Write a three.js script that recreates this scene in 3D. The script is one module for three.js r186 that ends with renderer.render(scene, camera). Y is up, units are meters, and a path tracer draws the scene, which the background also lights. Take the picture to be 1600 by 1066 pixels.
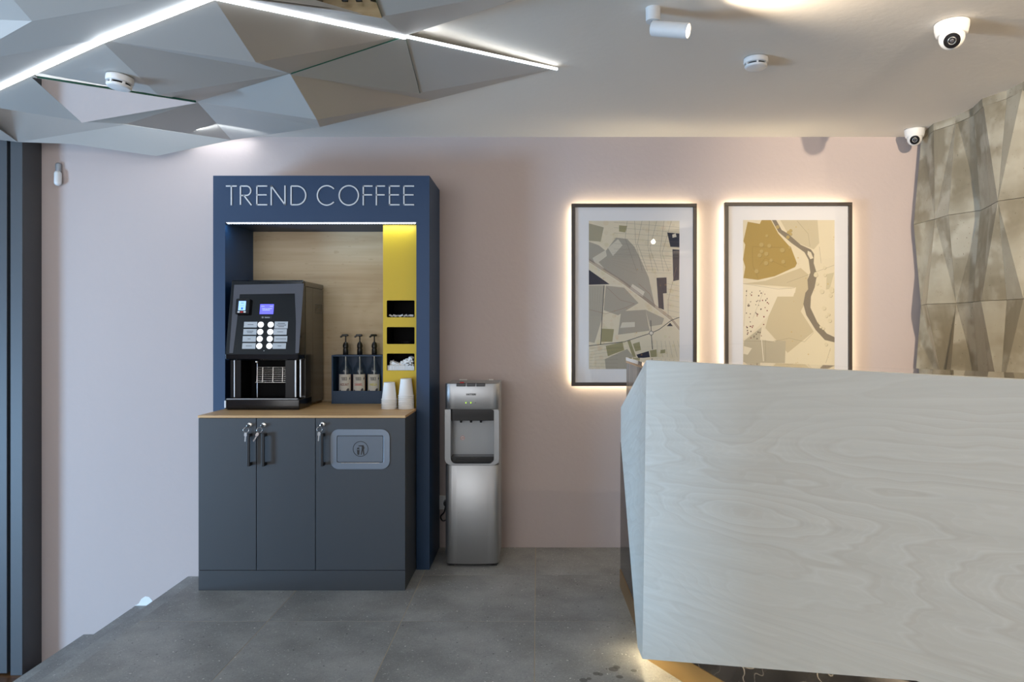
import * as THREE from 'three';
import { RoundedBoxGeometry } from 'three/addons/geometries/RoundedBoxGeometry.js';
import { mergeGeometries, toCreasedNormals } from 'three/addons/utils/BufferGeometryUtils.js';
import { RectAreaLightUniformsLib } from 'three/addons/lights/RectAreaLightUniformsLib.js';
import { FontLoader } from 'three/addons/loaders/FontLoader.js';
import { TextGeometry } from 'three/addons/geometries/TextGeometry.js';

RectAreaLightUniformsLib.init();
const scene = new THREE.Scene();

// ---------------------------------------------------------------- camera
const F = 1105, CX = 840, CY = 517, EYE = 1.304;          // focal length and vanishing point in photo pixels, eye height
const camera = new THREE.PerspectiveCamera(2 * Math.atan(533 / F) * 180 / Math.PI, 1600 / 1066, 0.05, 60);
camera.position.set(0, EYE, 0);
camera.lookAt(0, EYE, -1);
camera.setViewOffset(1600, 1066, 800 - CX, 533 - CY, 1600, 1066);

// ---------------------------------------------------------------- light
const renderer = new THREE.WebGLRenderer({ antialias: true });
renderer.shadowMap.enabled = true;
renderer.toneMapping = THREE.LinearToneMapping;
renderer.toneMappingExposure = 0.92;
scene.background = new THREE.Color(0.62, 0.75, 1.0);       // overcast daylight outside the windows

const COOL = [0.86, 0.93, 1.0], WARM = [1.0, 0.85, 0.56], SPOTC = [1.0, 0.83, 0.62], DAY = [0.38, 0.66, 1.0];
const col = (c) => new THREE.Color().setRGB(c[0], c[1], c[2]);
function areaLight(center, toward, along, w, h, c, intensity) {
  const l = new THREE.RectAreaLight(col(c), intensity, w, h);
  l.position.copy(center);
  const zax = toward.clone().normalize().negate();          // a RectAreaLight shines along its -z
  const xax = along.clone().addScaledVector(zax, -along.dot(zax)).normalize();
  const yax = new THREE.Vector3().crossVectors(zax, xax);
  l.quaternion.setFromRotationMatrix(new THREE.Matrix4().makeBasis(xax, yax, zax));
  scene.add(l);
  return l;
}
const V3 = (x, y, z) => new THREE.Vector3(x, y, z);
const CEIL = 2.471, ZW = 4.257, LOW = -0.696;              // ceiling height, distance of the back wall, level of the lower floor
// daylight at the entrance glazing down the stairs and at the shop window behind the camera
areaLight(V3(-5.93, 0.10, -0.41), V3(1, 0.0, -0.35), V3(0, 0, 1), 1.3, 1.35, DAY, 60);
areaLight(V3(-2.2, 1.2, 2.93), V3(0, 0, -1), V3(1, 0, 0), 3.4, 2.0, [1.0, 0.985, 0.96], 5.5);

// ---------------------------------------------------------------- helpers
let seed = 12345;
const rnd = () => { seed = (seed * 1664525 + 1013904223) >>> 0; return seed / 4294967296; };
const rr = (a, b) => a + (b - a) * rnd();
const at = (px, py, d) => V3((px - CX) * d / F, EYE + (CY - py) * d / F, -d);                 // the point seen at a pixel, at a depth
const drop = (px, py, dr) => at(px, py, (CEIL - dr - EYE) * F / (CY - py));                    // ... at a height below the ceiling
const dir = (px, py) => V3((px - CX) / F, (CY - py) / F, -1);
function hit(px, py, p, n) { const d = dir(px, py), e = V3(0, EYE, 0); return e.clone().addScaledVector(d, p.clone().sub(e).dot(n) / d.dot(n)); }

const used = {};
function numbered(n) { const k = (used[n] = (used[n] ?? -1) + 1); return k ? n + '_' + String(k).padStart(3, '0') : n; }
function obj(name, geo, mat, parent) {
  const list = Array.isArray(geo) ? geo : [geo];
  const g = list.length > 1 ? mergeGeometries(list.map((q) => { const r = q.index ? q.toNonIndexed() : q.clone(); for (const k of Object.keys(r.attributes)) if (!['position', 'normal', 'uv'].includes(k)) r.deleteAttribute(k); return r; })) : list[0];
  const m = new THREE.Mesh(g, mat);
  m.name = parent ? name : numbered(name);
  m.castShadow = m.receiveShadow = true;
  (parent || scene).add(m);
  return m;
}
function tag(o, label, category, group, kind) { o.userData.label = label; o.userData.category = category; if (group) o.userData.group = group; if (kind) o.userData.kind = kind; return o; }
function thing(name, label, category, group) { const g = new THREE.Group(); g.name = numbered(name); scene.add(g); return tag(g, label, category, group); }
function struct(name, label, category) { const g = new THREE.Group(); g.name = numbered(name); scene.add(g); return tag(g, label, category, null, 'structure'); }
function settle(g) {                                        // moves a group's origin to the base of what it holds
  const b = new THREE.Box3().setFromObject(g), c = b.getCenter(V3(0, 0, 0)); c.y = b.min.y;
  g.position.copy(c); for (const k of g.children) k.position.sub(c); return g;
}
// uv in metres / S, by the axis that each face points along
function mapUV(geo, S = 1, off = [0, 0], swap = false) {
  const g = geo.index ? geo.toNonIndexed() : geo, p = g.attributes.position, n = p.count, uv = new Float32Array(n * 2);
  const a = V3(0, 0, 0), b = V3(0, 0, 0), c = V3(0, 0, 0);
  for (let i = 0; i < n; i += 3) {
    a.fromBufferAttribute(p, i); b.fromBufferAttribute(p, i + 1); c.fromBufferAttribute(p, i + 2);
    const nn = b.clone().sub(a).cross(c.clone().sub(a)), x = Math.abs(nn.x), y = Math.abs(nn.y), z = Math.abs(nn.z);
    [a, b, c].forEach((v, k) => {
      let q = y >= x && y >= z ? [v.x, v.z] : x >= z ? [v.z, v.y] : [v.x, v.y];
      if (swap) q = [q[1], q[0]];
      uv[(i + k) * 2] = q[0] / S + off[0]; uv[(i + k) * 2 + 1] = q[1] / S + off[1];
    });
  }
  g.setAttribute('uv', new THREE.BufferAttribute(uv, 2));
  return g;
}
// box between two corners (x, height, depth); depth counts away from the camera plane
function box(x0, x1, y0, y1, d0, d1, r = 0, seg = 2) {
  const w = Math.abs(x1 - x0), h = Math.abs(y1 - y0), d = Math.abs(d1 - d0);
  const g = r ? new RoundedBoxGeometry(w, h, d, seg, Math.min(r, w / 2.01, h / 2.01, d / 2.01)) : new THREE.BoxGeometry(w, h, d);
  return g.translate((x0 + x1) / 2, (y0 + y1) / 2, -(d0 + d1) / 2);
}
// flat polygon (list of Vector3, any plane) with thickness t pushed along direction n
function slab(pts, n, t, tris) {
  const faces = tris || THREE.ShapeUtils.triangulateShape(flat(pts), []);
  const q = pts.map((p) => p.clone().addScaledVector(n, t)), pos = [];
  const nf = V3(0, 0, 0);
  for (let i = 0; i < pts.length; i++) { const a = pts[i], b = pts[(i + 1) % pts.length]; nf.x += (a.y - b.y) * (a.z + b.z); nf.y += (a.z - b.z) * (a.x + b.x); nf.z += (a.x - b.x) * (a.y + b.y); }
  const same = nf.dot(n) > 0;
  const tri = (a, b, c, rev) => { const o = rev ? [a, c, b] : [a, b, c]; for (const v of o) pos.push(v.x, v.y, v.z); };
  for (const [i, j, k] of faces) {
    const nn = pts[j].clone().sub(pts[i]).cross(pts[k].clone().sub(pts[i])), up = nn.dot(n) > 0;
    tri(pts[i], pts[j], pts[k], up); tri(q[i], q[j], q[k], !up);
  }
  for (let i = 0; i < pts.length; i++) { const j = (i + 1) % pts.length; tri(pts[i], pts[j], q[j], !same); tri(pts[i], q[j], q[i], !same); }
  const g = new THREE.BufferGeometry();
  g.setAttribute('position', new THREE.Float32BufferAttribute(pos, 3));
  g.setAttribute('uv', new THREE.Float32BufferAttribute(new Float32Array(pos.length / 3 * 2), 2));
  g.computeVertexNormals();
  return g;
}
function flat(pts) {
  const nf = V3(0, 0, 0);
  for (let i = 0; i < pts.length; i++) { const a = pts[i], b = pts[(i + 1) % pts.length]; nf.x += (a.y - b.y) * (a.z + b.z); nf.y += (a.z - b.z) * (a.x + b.x); nf.z += (a.x - b.x) * (a.y + b.y); }
  nf.normalize();
  const ex = pts[1].clone().sub(pts[0]); ex.addScaledVector(nf, -ex.dot(nf)).normalize(); const ey = nf.clone().cross(ex);
  return pts.map((p) => new THREE.Vector2(p.dot(ex), p.dot(ey)));
}
// a bar of rectangular section between two points
function bar(a, b, w, h, up = V3(0, 1, 0)) {
  const d = b.clone().sub(a), L = d.length(), g = new THREE.BoxGeometry(w, h, L);
  const z = d.normalize(), x = new THREE.Vector3().crossVectors(up, z).normalize(), y = new THREE.Vector3().crossVectors(z, x);
  return g.applyMatrix4(new THREE.Matrix4().makeBasis(x, y, z)).translate((a.x + b.x) / 2, (a.y + b.y) / 2, (a.z + b.z) / 2);
}
function rod(a, b, r, seg = 8) {
  const d = b.clone().sub(a), g = new THREE.CylinderGeometry(r, r, d.length(), seg);
  return g.applyQuaternion(new THREE.Quaternion().setFromUnitVectors(V3(0, 1, 0), d.clone().normalize())).translate((a.x + b.x) / 2, (a.y + b.y) / 2, (a.z + b.z) / 2);
}
function lathe(profile, seg = 28) { return new THREE.LatheGeometry(profile.map(([r, y]) => new THREE.Vector2(r, y)), seg); }
function roundRect(w, h, r) {
  const s = new THREE.Shape(), x = -w / 2, y = -h / 2;
  s.moveTo(x + r, y); s.lineTo(x + w - r, y); s.absarc(x + w - r, y + r, r, -Math.PI / 2, 0); s.lineTo(x + w, y + h - r); s.absarc(x + w - r, y + h - r, r, 0, Math.PI / 2);
  s.lineTo(x + r, y + h); s.absarc(x + r, y + h - r, r, Math.PI / 2, Math.PI); s.lineTo(x, y + r); s.absarc(x + r, y + r, r, Math.PI, Math.PI * 1.5); return s;
}
const extrude = (shape, depth, bevel = 0) => new THREE.ExtrudeGeometry(shape, { depth, bevelEnabled: bevel > 0, bevelThickness: bevel, bevelSize: bevel, bevelSegments: 2, curveSegments: 8 });

// ---------------------------------------------------------------- computed textures
function lattice(n, s) { const a = new Float32Array(n * n); let k = s >>> 0; for (let i = 0; i < a.length; i++) { k = (Math.imul(k, 1664525) + 1013904223) >>> 0; a[i] = k / 4294967296; } return a; }
const lat = [];
function noise(u, v, nx, ny, s) {                            // periodic value noise: nx by ny cells over the unit square
  const L = lat[s] || (lat[s] = lattice(256, 977 * s + 13));
  let x = u * nx, y = v * ny; const x0 = Math.floor(x), y0 = Math.floor(y); x -= x0; y -= y0;
  x = x * x * (3 - 2 * x); y = y * y * (3 - 2 * y);
  const m = (q, n) => ((q % n) + n) % n, i0 = m(x0, nx), i1 = m(x0 + 1, nx), j0 = m(y0, ny), j1 = m(y0 + 1, ny), g = (i, j) => L[(j & 255) * 256 + (i & 255)];
  return (g(i0, j0) * (1 - x) + g(i1, j0) * x) * (1 - y) + (g(i0, j1) * (1 - x) + g(i1, j1) * x) * y;
}
function fbm(u, v, nx, ny, s, oct = 4) { let t = 0, a = 0.5, k = 0; for (let o = 0; o < oct; o++) { t += a * noise(u, v, nx << o, ny << o, s + o); k += a; a *= 0.55; } return t / k; }
function tex(w, h, fn, srgb = true) {
  const d = new Uint8Array(w * h * 4);
  for (let j = 0; j < h; j++) for (let i = 0; i < w; i++) { const c = fn((i + 0.5) / w, (j + 0.5) / h), o = (j * w + i) * 4; d[o] = Math.max(0, Math.min(255, c[0])); d[o + 1] = Math.max(0, Math.min(255, c[1])); d[o + 2] = Math.max(0, Math.min(255, c[2])); d[o + 3] = 255; }
  const t = new THREE.DataTexture(d, w, h, THREE.RGBAFormat);
  t.wrapS = t.wrapT = THREE.RepeatWrapping; t.magFilter = THREE.LinearFilter; t.minFilter = THREE.LinearMipmapLinearFilter; t.generateMipmaps = true;
  if (srgb) t.colorSpace = THREE.SRGBColorSpace; t.needsUpdate = true; return t;
}
function canvasTex(w, h, draw) {
  const c = document.createElement('canvas'); c.width = w; c.height = h; const x = c.getContext('2d'); draw(x, w, h);
  const t = new THREE.CanvasTexture(c); t.colorSpace = THREE.SRGBColorSpace; t.anisotropy = 8; return t;
}
const mix = (a, b, t) => [a[0] + (b[0] - a[0]) * t, a[1] + (b[1] - a[1]) * t, a[2] + (b[2] - a[2]) * t];
const clamp = (x) => Math.max(0, Math.min(1, x)), sm = (a, b, x) => { x = clamp((x - a) / (b - a)); return x * x * (3 - 2 * x); };

// grey stoneware with pale and dark chips
const chips = []; for (let i = 0; i < 2300; i++) chips.push([rnd(), rnd(), rr(0.0008, i % 8 ? 0.0019 : 0.0042), rnd() < 0.68 ? 1 : -1, rr(0, 3.14)]);
const chipGrid = new Map();
for (const c of chips) for (let a = -1; a <= 1; a++) for (let b = -1; b <= 1; b++) { const k = ((Math.floor(c[0] * 64) + a + 64) % 64) * 64 + (Math.floor(c[1] * 64) + b + 64) % 64; if (!chipGrid.has(k)) chipGrid.set(k, []); chipGrid.get(k).push(c); }
const stoneware = (u, v) => {
  const c1 = fbm(u, v, 4, 4, 1, 5), c2 = fbm(u, v, 14, 14, 7, 4), g = noise(u, v, 256, 256, 12) - 0.5;
  let k = 143 + 54 * (c1 - 0.5) + 22 * (c2 - 0.5) + 14 * g, c = [k, k, k * 0.985];
  for (const q of chipGrid.get(Math.floor(u * 64) * 64 + Math.floor(v * 64)) || []) {
    let dx = u - q[0], dy = v - q[1]; dx -= Math.round(dx); dy -= Math.round(dy);
    const x = dx * Math.cos(q[4]) + dy * Math.sin(q[4]), y = (-dx * Math.sin(q[4]) + dy * Math.cos(q[4])) * 1.7;
    if (x * x + y * y < q[2] * q[2]) c = q[3] > 0 ? [216, 215, 210] : [74, 74, 74];
  }
  return c;
};
const tileTex = tex(1024, 1024, stoneware);
// the same stoneware with a few dried splashes by the desk corner
const stains = [[958, 1046, 8], [964, 1043, 6], [932, 1053, 6], [938, 1054, 5], [968, 1058, 6.5], [990, 1048, 5], [912, 1063, 8], [920, 1061, 5]].map(([px, py, r]) => { const z = EYE * F / (py - CY); return [(px - CX) * z / F, -z, r * z / F]; });
const stainTex = tex(1024, 1024, (u, v) => {
  let c = stoneware(u, v);
  for (const [x, z, r] of stains) { let dx = u - x / 1.2, dy = v - z / 1.2; dx -= Math.round(dx); dy -= Math.round(dy); const d = Math.hypot(dx, dy) * 1.2 / r + 0.5 * (fbm(u, v, 40, 40, 17, 2) - 0.5); if (d < 1) c = mix(c, [70, 68, 64], 0.62 * sm(1, 0.8, d)); }
  return c;
});
const tileRough = tex(256, 256, (u, v) => { const k = 120 + 60 * (fbm(u, v, 5, 5, 3, 4) - 0.5); return [k, k, k]; }, false);
const plasterBump = tex(512, 512, (u, v) => { const k = 255 * fbm(u, v, 40, 40, 5, 3); return [k, k, k]; }, false);
const oakTex = tex(1024, 512, (u, v) => {
  const w = v + 0.02 * (fbm(u, v, 2, 3, 21, 3) - 0.5), band = fbm(u, w, 2, 22, 22, 3), fine = fbm(u, w, 5, 120, 26, 2), fig = Math.sin(60 * fbm(u, v, 2, 5, 29, 2)) * 0.5 + 0.5, pore = noise(u, v, 30, 256, 31) > 0.9 ? 1 : 0;
  return mix(mix([216, 197, 166], [192, 168, 134], clamp(0.9 * (band - 0.2) + 0.5 * (fine - 0.5))), [166, 140, 106], 0.25 * fig * band + 0.25 * pore);
});
const plyTex = tex(2048, 1280, (u, v) => {                   // white-limed rotary-cut plywood: long soft bands with a sharp side, fine fibres
  const w = fbm(u, v, 2, 5, 41, 2) + 0.16 * fbm(u, v, 4, 14, 43, 3) + 0.02 * noise(u, v, 30, 90, 48);
  const q = w * 17, f = q - Math.floor(q), saw = f < 0.86 ? f / 0.86 : (1 - f) / 0.14, amp = 0.35 + 0.65 * sm(0.3, 0.7, fbm(u, v, 3, 4, 44, 2));
  const q2 = w * 68, f2 = q2 - Math.floor(q2), fine = sm(0.5, 1, f2), fib = fbm(u, v, 6, 128, 52, 2) - 0.5;
  const c = mix(mix([226, 225, 216], [213, 209, 198], 0.5 * saw * saw * amp), [236, 236, 230], 0.45 * sm(0.10, 0, f) * amp + 0.22 * fine * amp);
  return [c[0] + 9 * fib, c[1] + 9 * fib, c[2] + 9 * fib];
});
const zebraTex = tex(512, 256, (u, v) => { const b = fbm(u, v, 2, 60, 51, 3); return mix([56, 46, 39], [128, 110, 94], sm(0.3, 0.75, b)); });
const marbleTex = tex(1024, 1024, (u, v) => {
  const w = fbm(u, v, 4, 4, 61, 4), a = Math.abs(Math.sin(3.14 * (3 * u + 2 * v + 2.2 * w))), b = Math.abs(Math.sin(3.14 * (5 * u - 4 * v + 2.6 * fbm(u, v, 5, 5, 65, 3))));
  const vein = Math.pow(1 - a, 60) * 0.8 + Math.pow(1 - b, 90) * 0.6, k = 30 + 26 * (fbm(u, v, 8, 8, 68, 4) - 0.3);
  return mix([k * 1.05, k, k * 1.02], [205, 198, 190], clamp(vein));
});
const concreteTex = tex(1024, 1024, (u, v) => {
  const a = fbm(u, v, 3, 4, 71, 5), b = fbm(u, v, 12, 9, 75, 4), st = fbm(u, v, 24, 3, 79, 3), pit = noise(u, v, 150, 150, 81) > 0.955 ? 1 : 0;
  const pale = sm(0.60, 0.72, fbm(u, v, 5, 4, 84, 4));
  return mix(mix(mix([160, 154, 137], [128, 120, 101], sm(0.35, 0.68, a)), [178, 173, 158], 0.55 * sm(0.45, 0.75, b) + 0.4 * (st - 0.4)), mix([198, 194, 180], [84, 76, 60], pit), Math.max(0.55 * pale * (1 - pit), 0.4 * pit));
});
const plankTex = tex(512, 256, (u, v) => mix([122, 84, 52], [84, 54, 32], clamp(1.3 * (fbm(u, v, 2, 30, 91, 3) - 0.15))));

// ---------------------------------------------------------------- materials
const std = (o) => new THREE.MeshStandardMaterial(o), phy = (o) => new THREE.MeshPhysicalMaterial(o);
const lin = (r, g, b) => new THREE.Color().setRGB(r, g, b);
const M = {
  wall: std({ color: lin(0.545, 0.462, 0.438), roughness: 0.85, bumpMap: plasterBump, bumpScale: 0.0006 }),
  ceil: std({ color: lin(0.85, 0.79, 0.705), roughness: 0.9, bumpMap: plasterBump, bumpScale: 0.0005 }),
  tile: std({ map: tileTex, roughnessMap: tileRough, roughness: 1.0 }),
  stained: std({ map: stainTex, roughnessMap: tileRough, roughness: 1.0 }),
  grout: std({ color: lin(0.46, 0.38, 0.28), roughness: 0.95 }),
  facet: std({ color: lin(0.52, 0.50, 0.465), roughness: 0.45 }),
  mirror: std({ color: lin(0.92, 0.94, 0.94), roughness: 0.01, metalness: 1 }),
  glassEdge: phy({ color: lin(0.015, 0.12, 0.075), roughness: 0.15, clearcoat: 1 }),
  greyGlass: phy({ color: lin(0.46, 0.48, 0.47), roughness: 0.5 }),
  alu: std({ color: lin(0.62, 0.63, 0.65), roughness: 0.35, metalness: 1 }),
  ledCool: std({ color: 0xffffff, emissive: col(COOL), emissiveIntensity: 7 }),
  ledNiche: std({ color: 0xffffff, emissive: col([0.72, 0.85, 1.0]), emissiveIntensity: 9 }),
  ledWarm: std({ color: 0xffffff, emissive: col(WARM), emissiveIntensity: 8 }),
  spotFace: std({ color: 0xffffff, emissive: col(SPOTC), emissiveIntensity: 14 }),
  blue: std({ color: lin(0.0045, 0.034, 0.092), roughness: 0.5 }),
  yellow: std({ color: lin(0.58, 0.37, 0.004), roughness: 0.48 }),
  oak: std({ map: oakTex, color: lin(0.80, 0.76, 0.70), roughness: 0.5 }),
  oakTop: std({ map: oakTex, color: lin(1.0, 0.78, 0.55), roughness: 0.42 }),
  dark: std({ color: lin(0.038, 0.042, 0.047), roughness: 0.48 }),
  black: std({ color: lin(0.008, 0.008, 0.009), roughness: 0.35 }),
  blackGloss: phy({ color: lin(0.005, 0.005, 0.006), roughness: 0.1, specularIntensity: 0.75 }),
  blackSide: phy({ color: lin(0.016, 0.014, 0.012), roughness: 0.22, clearcoat: 0.5, clearcoatRoughness: 0.1 }),
  bezel: std({ color: lin(0.075, 0.075, 0.088), roughness: 0.38, metalness: 0.3 }),
  chrome: std({ color: lin(0.75, 0.74, 0.72), roughness: 0.15, metalness: 1 }),
  steel: std({ color: lin(0.44, 0.45, 0.46), roughness: 0.33, metalness: 1 }),
  silver: std({ color: lin(0.40, 0.41, 0.42), roughness: 0.40, metalness: 0.85 }),
  armMetal: std({ color: lin(0.30, 0.31, 0.32), roughness: 0.42, metalness: 0.7 }),
  silverMat: std({ color: lin(0.36, 0.38, 0.40), roughness: 0.5, metalness: 0.4 }),
  plate: std({ color: lin(0.17, 0.20, 0.24), roughness: 0.38, metalness: 0.5 }),
  flap: std({ color: lin(0.125, 0.142, 0.165), roughness: 0.45, metalness: 0.4 }),
  blackSatin: phy({ color: lin(0.005, 0.005, 0.006), roughness: 0.22, specularIntensity: 0.35 }),
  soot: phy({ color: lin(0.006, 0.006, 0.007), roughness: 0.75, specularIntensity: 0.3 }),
  white: std({ color: lin(0.80, 0.80, 0.79), roughness: 0.45 }),
  paper: std({ color: lin(0.82, 0.80, 0.77), roughness: 0.75 }),
  lettering: std({ color: lin(0.66, 0.67, 0.68), roughness: 0.5 }),
  frame: std({ color: lin(0.060, 0.045, 0.034), roughness: 0.45 }),
  mat: std({ color: lin(0.78, 0.76, 0.75), roughness: 0.8 }),
  picGlass: phy({ color: 0xffffff, transmission: 1, thickness: 0, roughness: 0.01, ior: 1.5 }),
  clear: phy({ color: lin(0.78, 0.82, 0.84), transmission: 1, thickness: 0, roughness: 0.02, ior: 1.45 }),
  syrup: phy({ color: lin(0.55, 0.55, 0.52), transmission: 0.7, thickness: 0, roughness: 0.05, ior: 1.4 }),
  ply: std({ map: plyTex, roughness: 0.38 }),
  zebra: phy({ map: zebraTex, roughness: 0.35, clearcoat: 0.3 }),
  counter: phy({ map: zebraTex, roughness: 0.08, clearcoat: 1, clearcoatRoughness: 0.02 }),
  marble: phy({ map: marbleTex, roughness: 0.12 }),
  brass: std({ color: lin(0.60, 0.40, 0.18), roughness: 0.3, metalness: 1 }),
  concrete: std({ map: concreteTex, roughness: 0.72, bumpMap: concreteTex, bumpScale: 0.002 }),
  door: std({ color: lin(0.070, 0.076, 0.084), roughness: 0.5 }),
  doorSide: std({ color: lin(0.070, 0.070, 0.073), roughness: 0.5 }),
  plank: std({ map: plankTex, roughness: 0.4 }),
  red: std({ color: lin(0.6, 0.02, 0.015), roughness: 0.4 }),
  greenLed: std({ color: lin(0.3, 0.6, 0.05), emissive: lin(0.45, 0.9, 0.02), emissiveIntensity: 1.6 }),
  lens: phy({ color: lin(0.01, 0.01, 0.012), roughness: 0.06, clearcoat: 1 }),
  patch: std({ color: lin(0.86, 0.88, 0.88), roughness: 0.9 }),
};

// ================================================================ SETTING
const XL = -6.0, XR = 4.7, ZF = -3.0, EDGE = -1.79;         // side walls, front wall (depth -3 = behind the camera), edge of the tiled platform
{
  const w = struct('wall_back', 'pale pinkish painted wall behind the coffee niche and the pictures', 'wall');
  obj('wall_surface', mapUV(box(XL - 0.15, XR + 0.15, LOW - 0.1, CEIL + 0.1, ZW, ZW + 0.15), 0.8), M.wall, w);
  // unpainted filler patch and pale edging where the steps meet the wall
  const s = new THREE.Shape(); [[211, 947], [217, 943], [221, 936], [227, 932], [233, 933], [237, 937], [239, 941], [234, 946]].forEach(([px, py], i) => { const p = at(px, py, ZW); i ? s.lineTo(p.x, p.y) : s.moveTo(p.x, p.y); });
  obj('filler_patch', extrude(s, 0.002).translate(0, 0, -ZW - 0.0005), M.patch, w);
  struct('ceiling', 'flat off-white painted ceiling', 'ceiling').add(Object.assign(new THREE.Mesh(mapUV(box(XL - 0.15, XR + 0.15, CEIL, CEIL + 0.15, ZF - 0.15, ZW + 0.15), 0.8), M.ceil), { name: 'ceiling_surface' }));
  // left wall with the entrance glazing, front wall with the shop window
  const wl = struct('wall_left', 'pinkish wall with the entrance glazing beyond the stairs', 'wall');
  const d0 = -0.30, d1 = 1.12, y0 = LOW + 0.06, y1 = 0.84;
  obj('wall_surface', [box(XL - 0.15, XL, LOW, CEIL, ZF, d0), box(XL - 0.15, XL, LOW, CEIL, d1, ZW), box(XL - 0.15, XL, LOW, y0, d0, d1), box(XL - 0.15, XL, y1, CEIL, d0, d1)].map((g) => mapUV(g, 0.8)), M.wall, wl);
  const w1 = struct('window_1', 'entrance glazing in a dark metal frame down the stairs', 'window');
  obj('window_frame', [box(XL - 0.1, XL - 0.05, y0, y1, d0, d0 + 0.06), box(XL - 0.1, XL - 0.05, y0, y1, d1 - 0.06, d1), box(XL - 0.1, XL - 0.05, y0, y0 + 0.06, d0, d1), box(XL - 0.1, XL - 0.05, y1 - 0.06, y1, d0, d1), box(XL - 0.1, XL - 0.05, y0, y1, 0.39, 0.43)], M.door, w1);
  obj('pane', box(XL - 0.08, XL - 0.075, y0 + 0.06, y1 - 0.06, d0 + 0.06, 0.39), M.picGlass, w1);
  obj('pane', box(XL - 0.08, XL - 0.075, y0 + 0.06, y1 - 0.06, 0.43, d1 - 0.06), M.picGlass, w1);
  const wf = struct('wall_front', 'pinkish wall with the shop window behind the viewer', 'wall');
  const x0 = -3.95, x1 = -0.45, b0 = 0.15, b1 = 2.25;
  obj('wall_surface', [box(XL, x0, LOW, CEIL, ZF - 0.15, ZF), box(x1, XR, LOW, CEIL, ZF - 0.15, ZF), box(x0, x1, LOW, b0, ZF - 0.15, ZF), box(x0, x1, b1, CEIL, ZF - 0.15, ZF)].map((g) => mapUV(g, 0.8)), M.wall, wf);
  const w2 = struct('window_2', 'wide shop window in a dark metal frame behind the viewer', 'window');
  obj('window_frame', [box(x0, x0 + 0.06, b0, b1, ZF - 0.1, ZF - 0.05), box(x1 - 0.06, x1, b0, b1, ZF - 0.1, ZF - 0.05), box(x0, x1, b0, b0 + 0.06, ZF - 0.1, ZF - 0.05), box(x0, x1, b1 - 0.06, b1, ZF - 0.1, ZF - 0.05), box(-2.23, -2.17, b0, b1, ZF - 0.1, ZF - 0.05)], M.door, w2);
  obj('pane', box(x0 + 0.06, -2.23, b0 + 0.06, b1 - 0.06, ZF - 0.08, ZF - 0.075), M.picGlass, w2);
  obj('pane', box(-2.17, x1 - 0.06, b0 + 0.06, b1 - 0.06, ZF - 0.08, ZF - 0.075), M.picGlass, w2);
  const wr = struct('wall_right', 'pinkish side wall beyond the reception desk', 'wall');
  obj('wall_surface', mapUV(box(XR, XR + 0.15, LOW, CEIL, ZF, ZW), 0.8), M.wall, wr);
}
{ // tiled platform
  const f = struct('floor', 'grey speckled stoneware tiles with sandy joints', 'floor');
  obj('grout_bed', box(EDGE + 0.004, XR, -0.16, -0.0011, ZF, ZW), M.grout, f);
  const zs = [ZW]; for (let z = 3.772; z > ZF; z -= 0.599) zs.push(z); zs.push(ZF);
  const xs = [EDGE]; for (let x = -1.212; x < XR; x += 0.6) xs.push(x); xs.push(XR);
  const g = 0.0018;
  for (let j = 0; j + 1 < zs.length; j++) for (let i = 0; i + 1 < xs.length; i++)
    { const st = xs[i] < 0.3 && xs[i + 1] > 0.3 && zs[j] > 2.7 && zs[j + 1] < 2.7; obj('tile', mapUV(box(xs[i] + g, xs[i + 1] - g, -0.012, rr(-0.0003, 0.0003), zs[j + 1] + g, zs[j] - g), 1.2, st ? [0, 0] : [rnd(), rnd()]), st ? M.stained : M.tile, f); }
  // the steps down to the lower floor
  const st = struct('stairs', 'grey stoneware steps going down beside the coffee cabinet', 'stairs');
  for (let k = 1; k < 4; k++) {
    const xr = EDGE - 0.314 * (k - 1), xl = xr - 0.314, y = -0.1745 * k;
    const s = obj('step', mapUV(box(xl, xr + 0.01, y - 0.02, y, 1.73, ZW), 1.2, [rnd(), rnd()]), M.tile, st);
    obj('riser', mapUV(box(xl + 0.012, xl + 0.03, y - 0.1745, y - 0.02, 1.73, ZW), 1.2, [rnd(), rnd()]), M.tile, s);
  }
  obj('riser', mapUV(box(EDGE + 0.0, EDGE + 0.016, -0.175, -0.012, 1.73, ZW), 1.2), M.tile, st);
  const tr = struct('trim_1', 'thin pale skirting strips where the steps meet the wall', 'trim');
  for (const [a, b, y] of [[295, 311, 903.5], [212, 233, 947], [131, 145, 993]]) { const p = at(a, y, ZW), q = at(b, y, ZW); obj('skirting_strip', box(p.x, q.x, p.y - 0.004, p.y + 0.006, ZW - 0.006, ZW), M.patch, tr); }
  const pw = struct('wall_parapet', 'low pinkish parapet wall beside the stairs', 'wall');
  obj('wall_surface', [mapUV(box(EDGE - 0.16, EDGE - 0.02, LOW, 1.05, -2.2, 1.72), 0.8), mapUV(box(EDGE - 0.18, EDGE, 1.05, 1.09, -2.2, 1.74), 0.8)], M.wall, pw);
  const lf = struct('floor_lower', 'brown wooden planks of the lower floor in front of the grey door', 'floor');
  obj('plank_bed', box(XL, EDGE, LOW - 0.1, LOW - 0.012, ZF, ZW), M.grout, lf);
  let n = 0; for (let d = ZF; d < ZW; d += 0.18) { obj('plank', mapUV(box(XL, EDGE, LOW - 0.012, LOW, d + 0.001, Math.min(d + 0.179, ZW)), 0.9, [rnd(), rnd()]), M.plank, lf); n++; }
}
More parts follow.
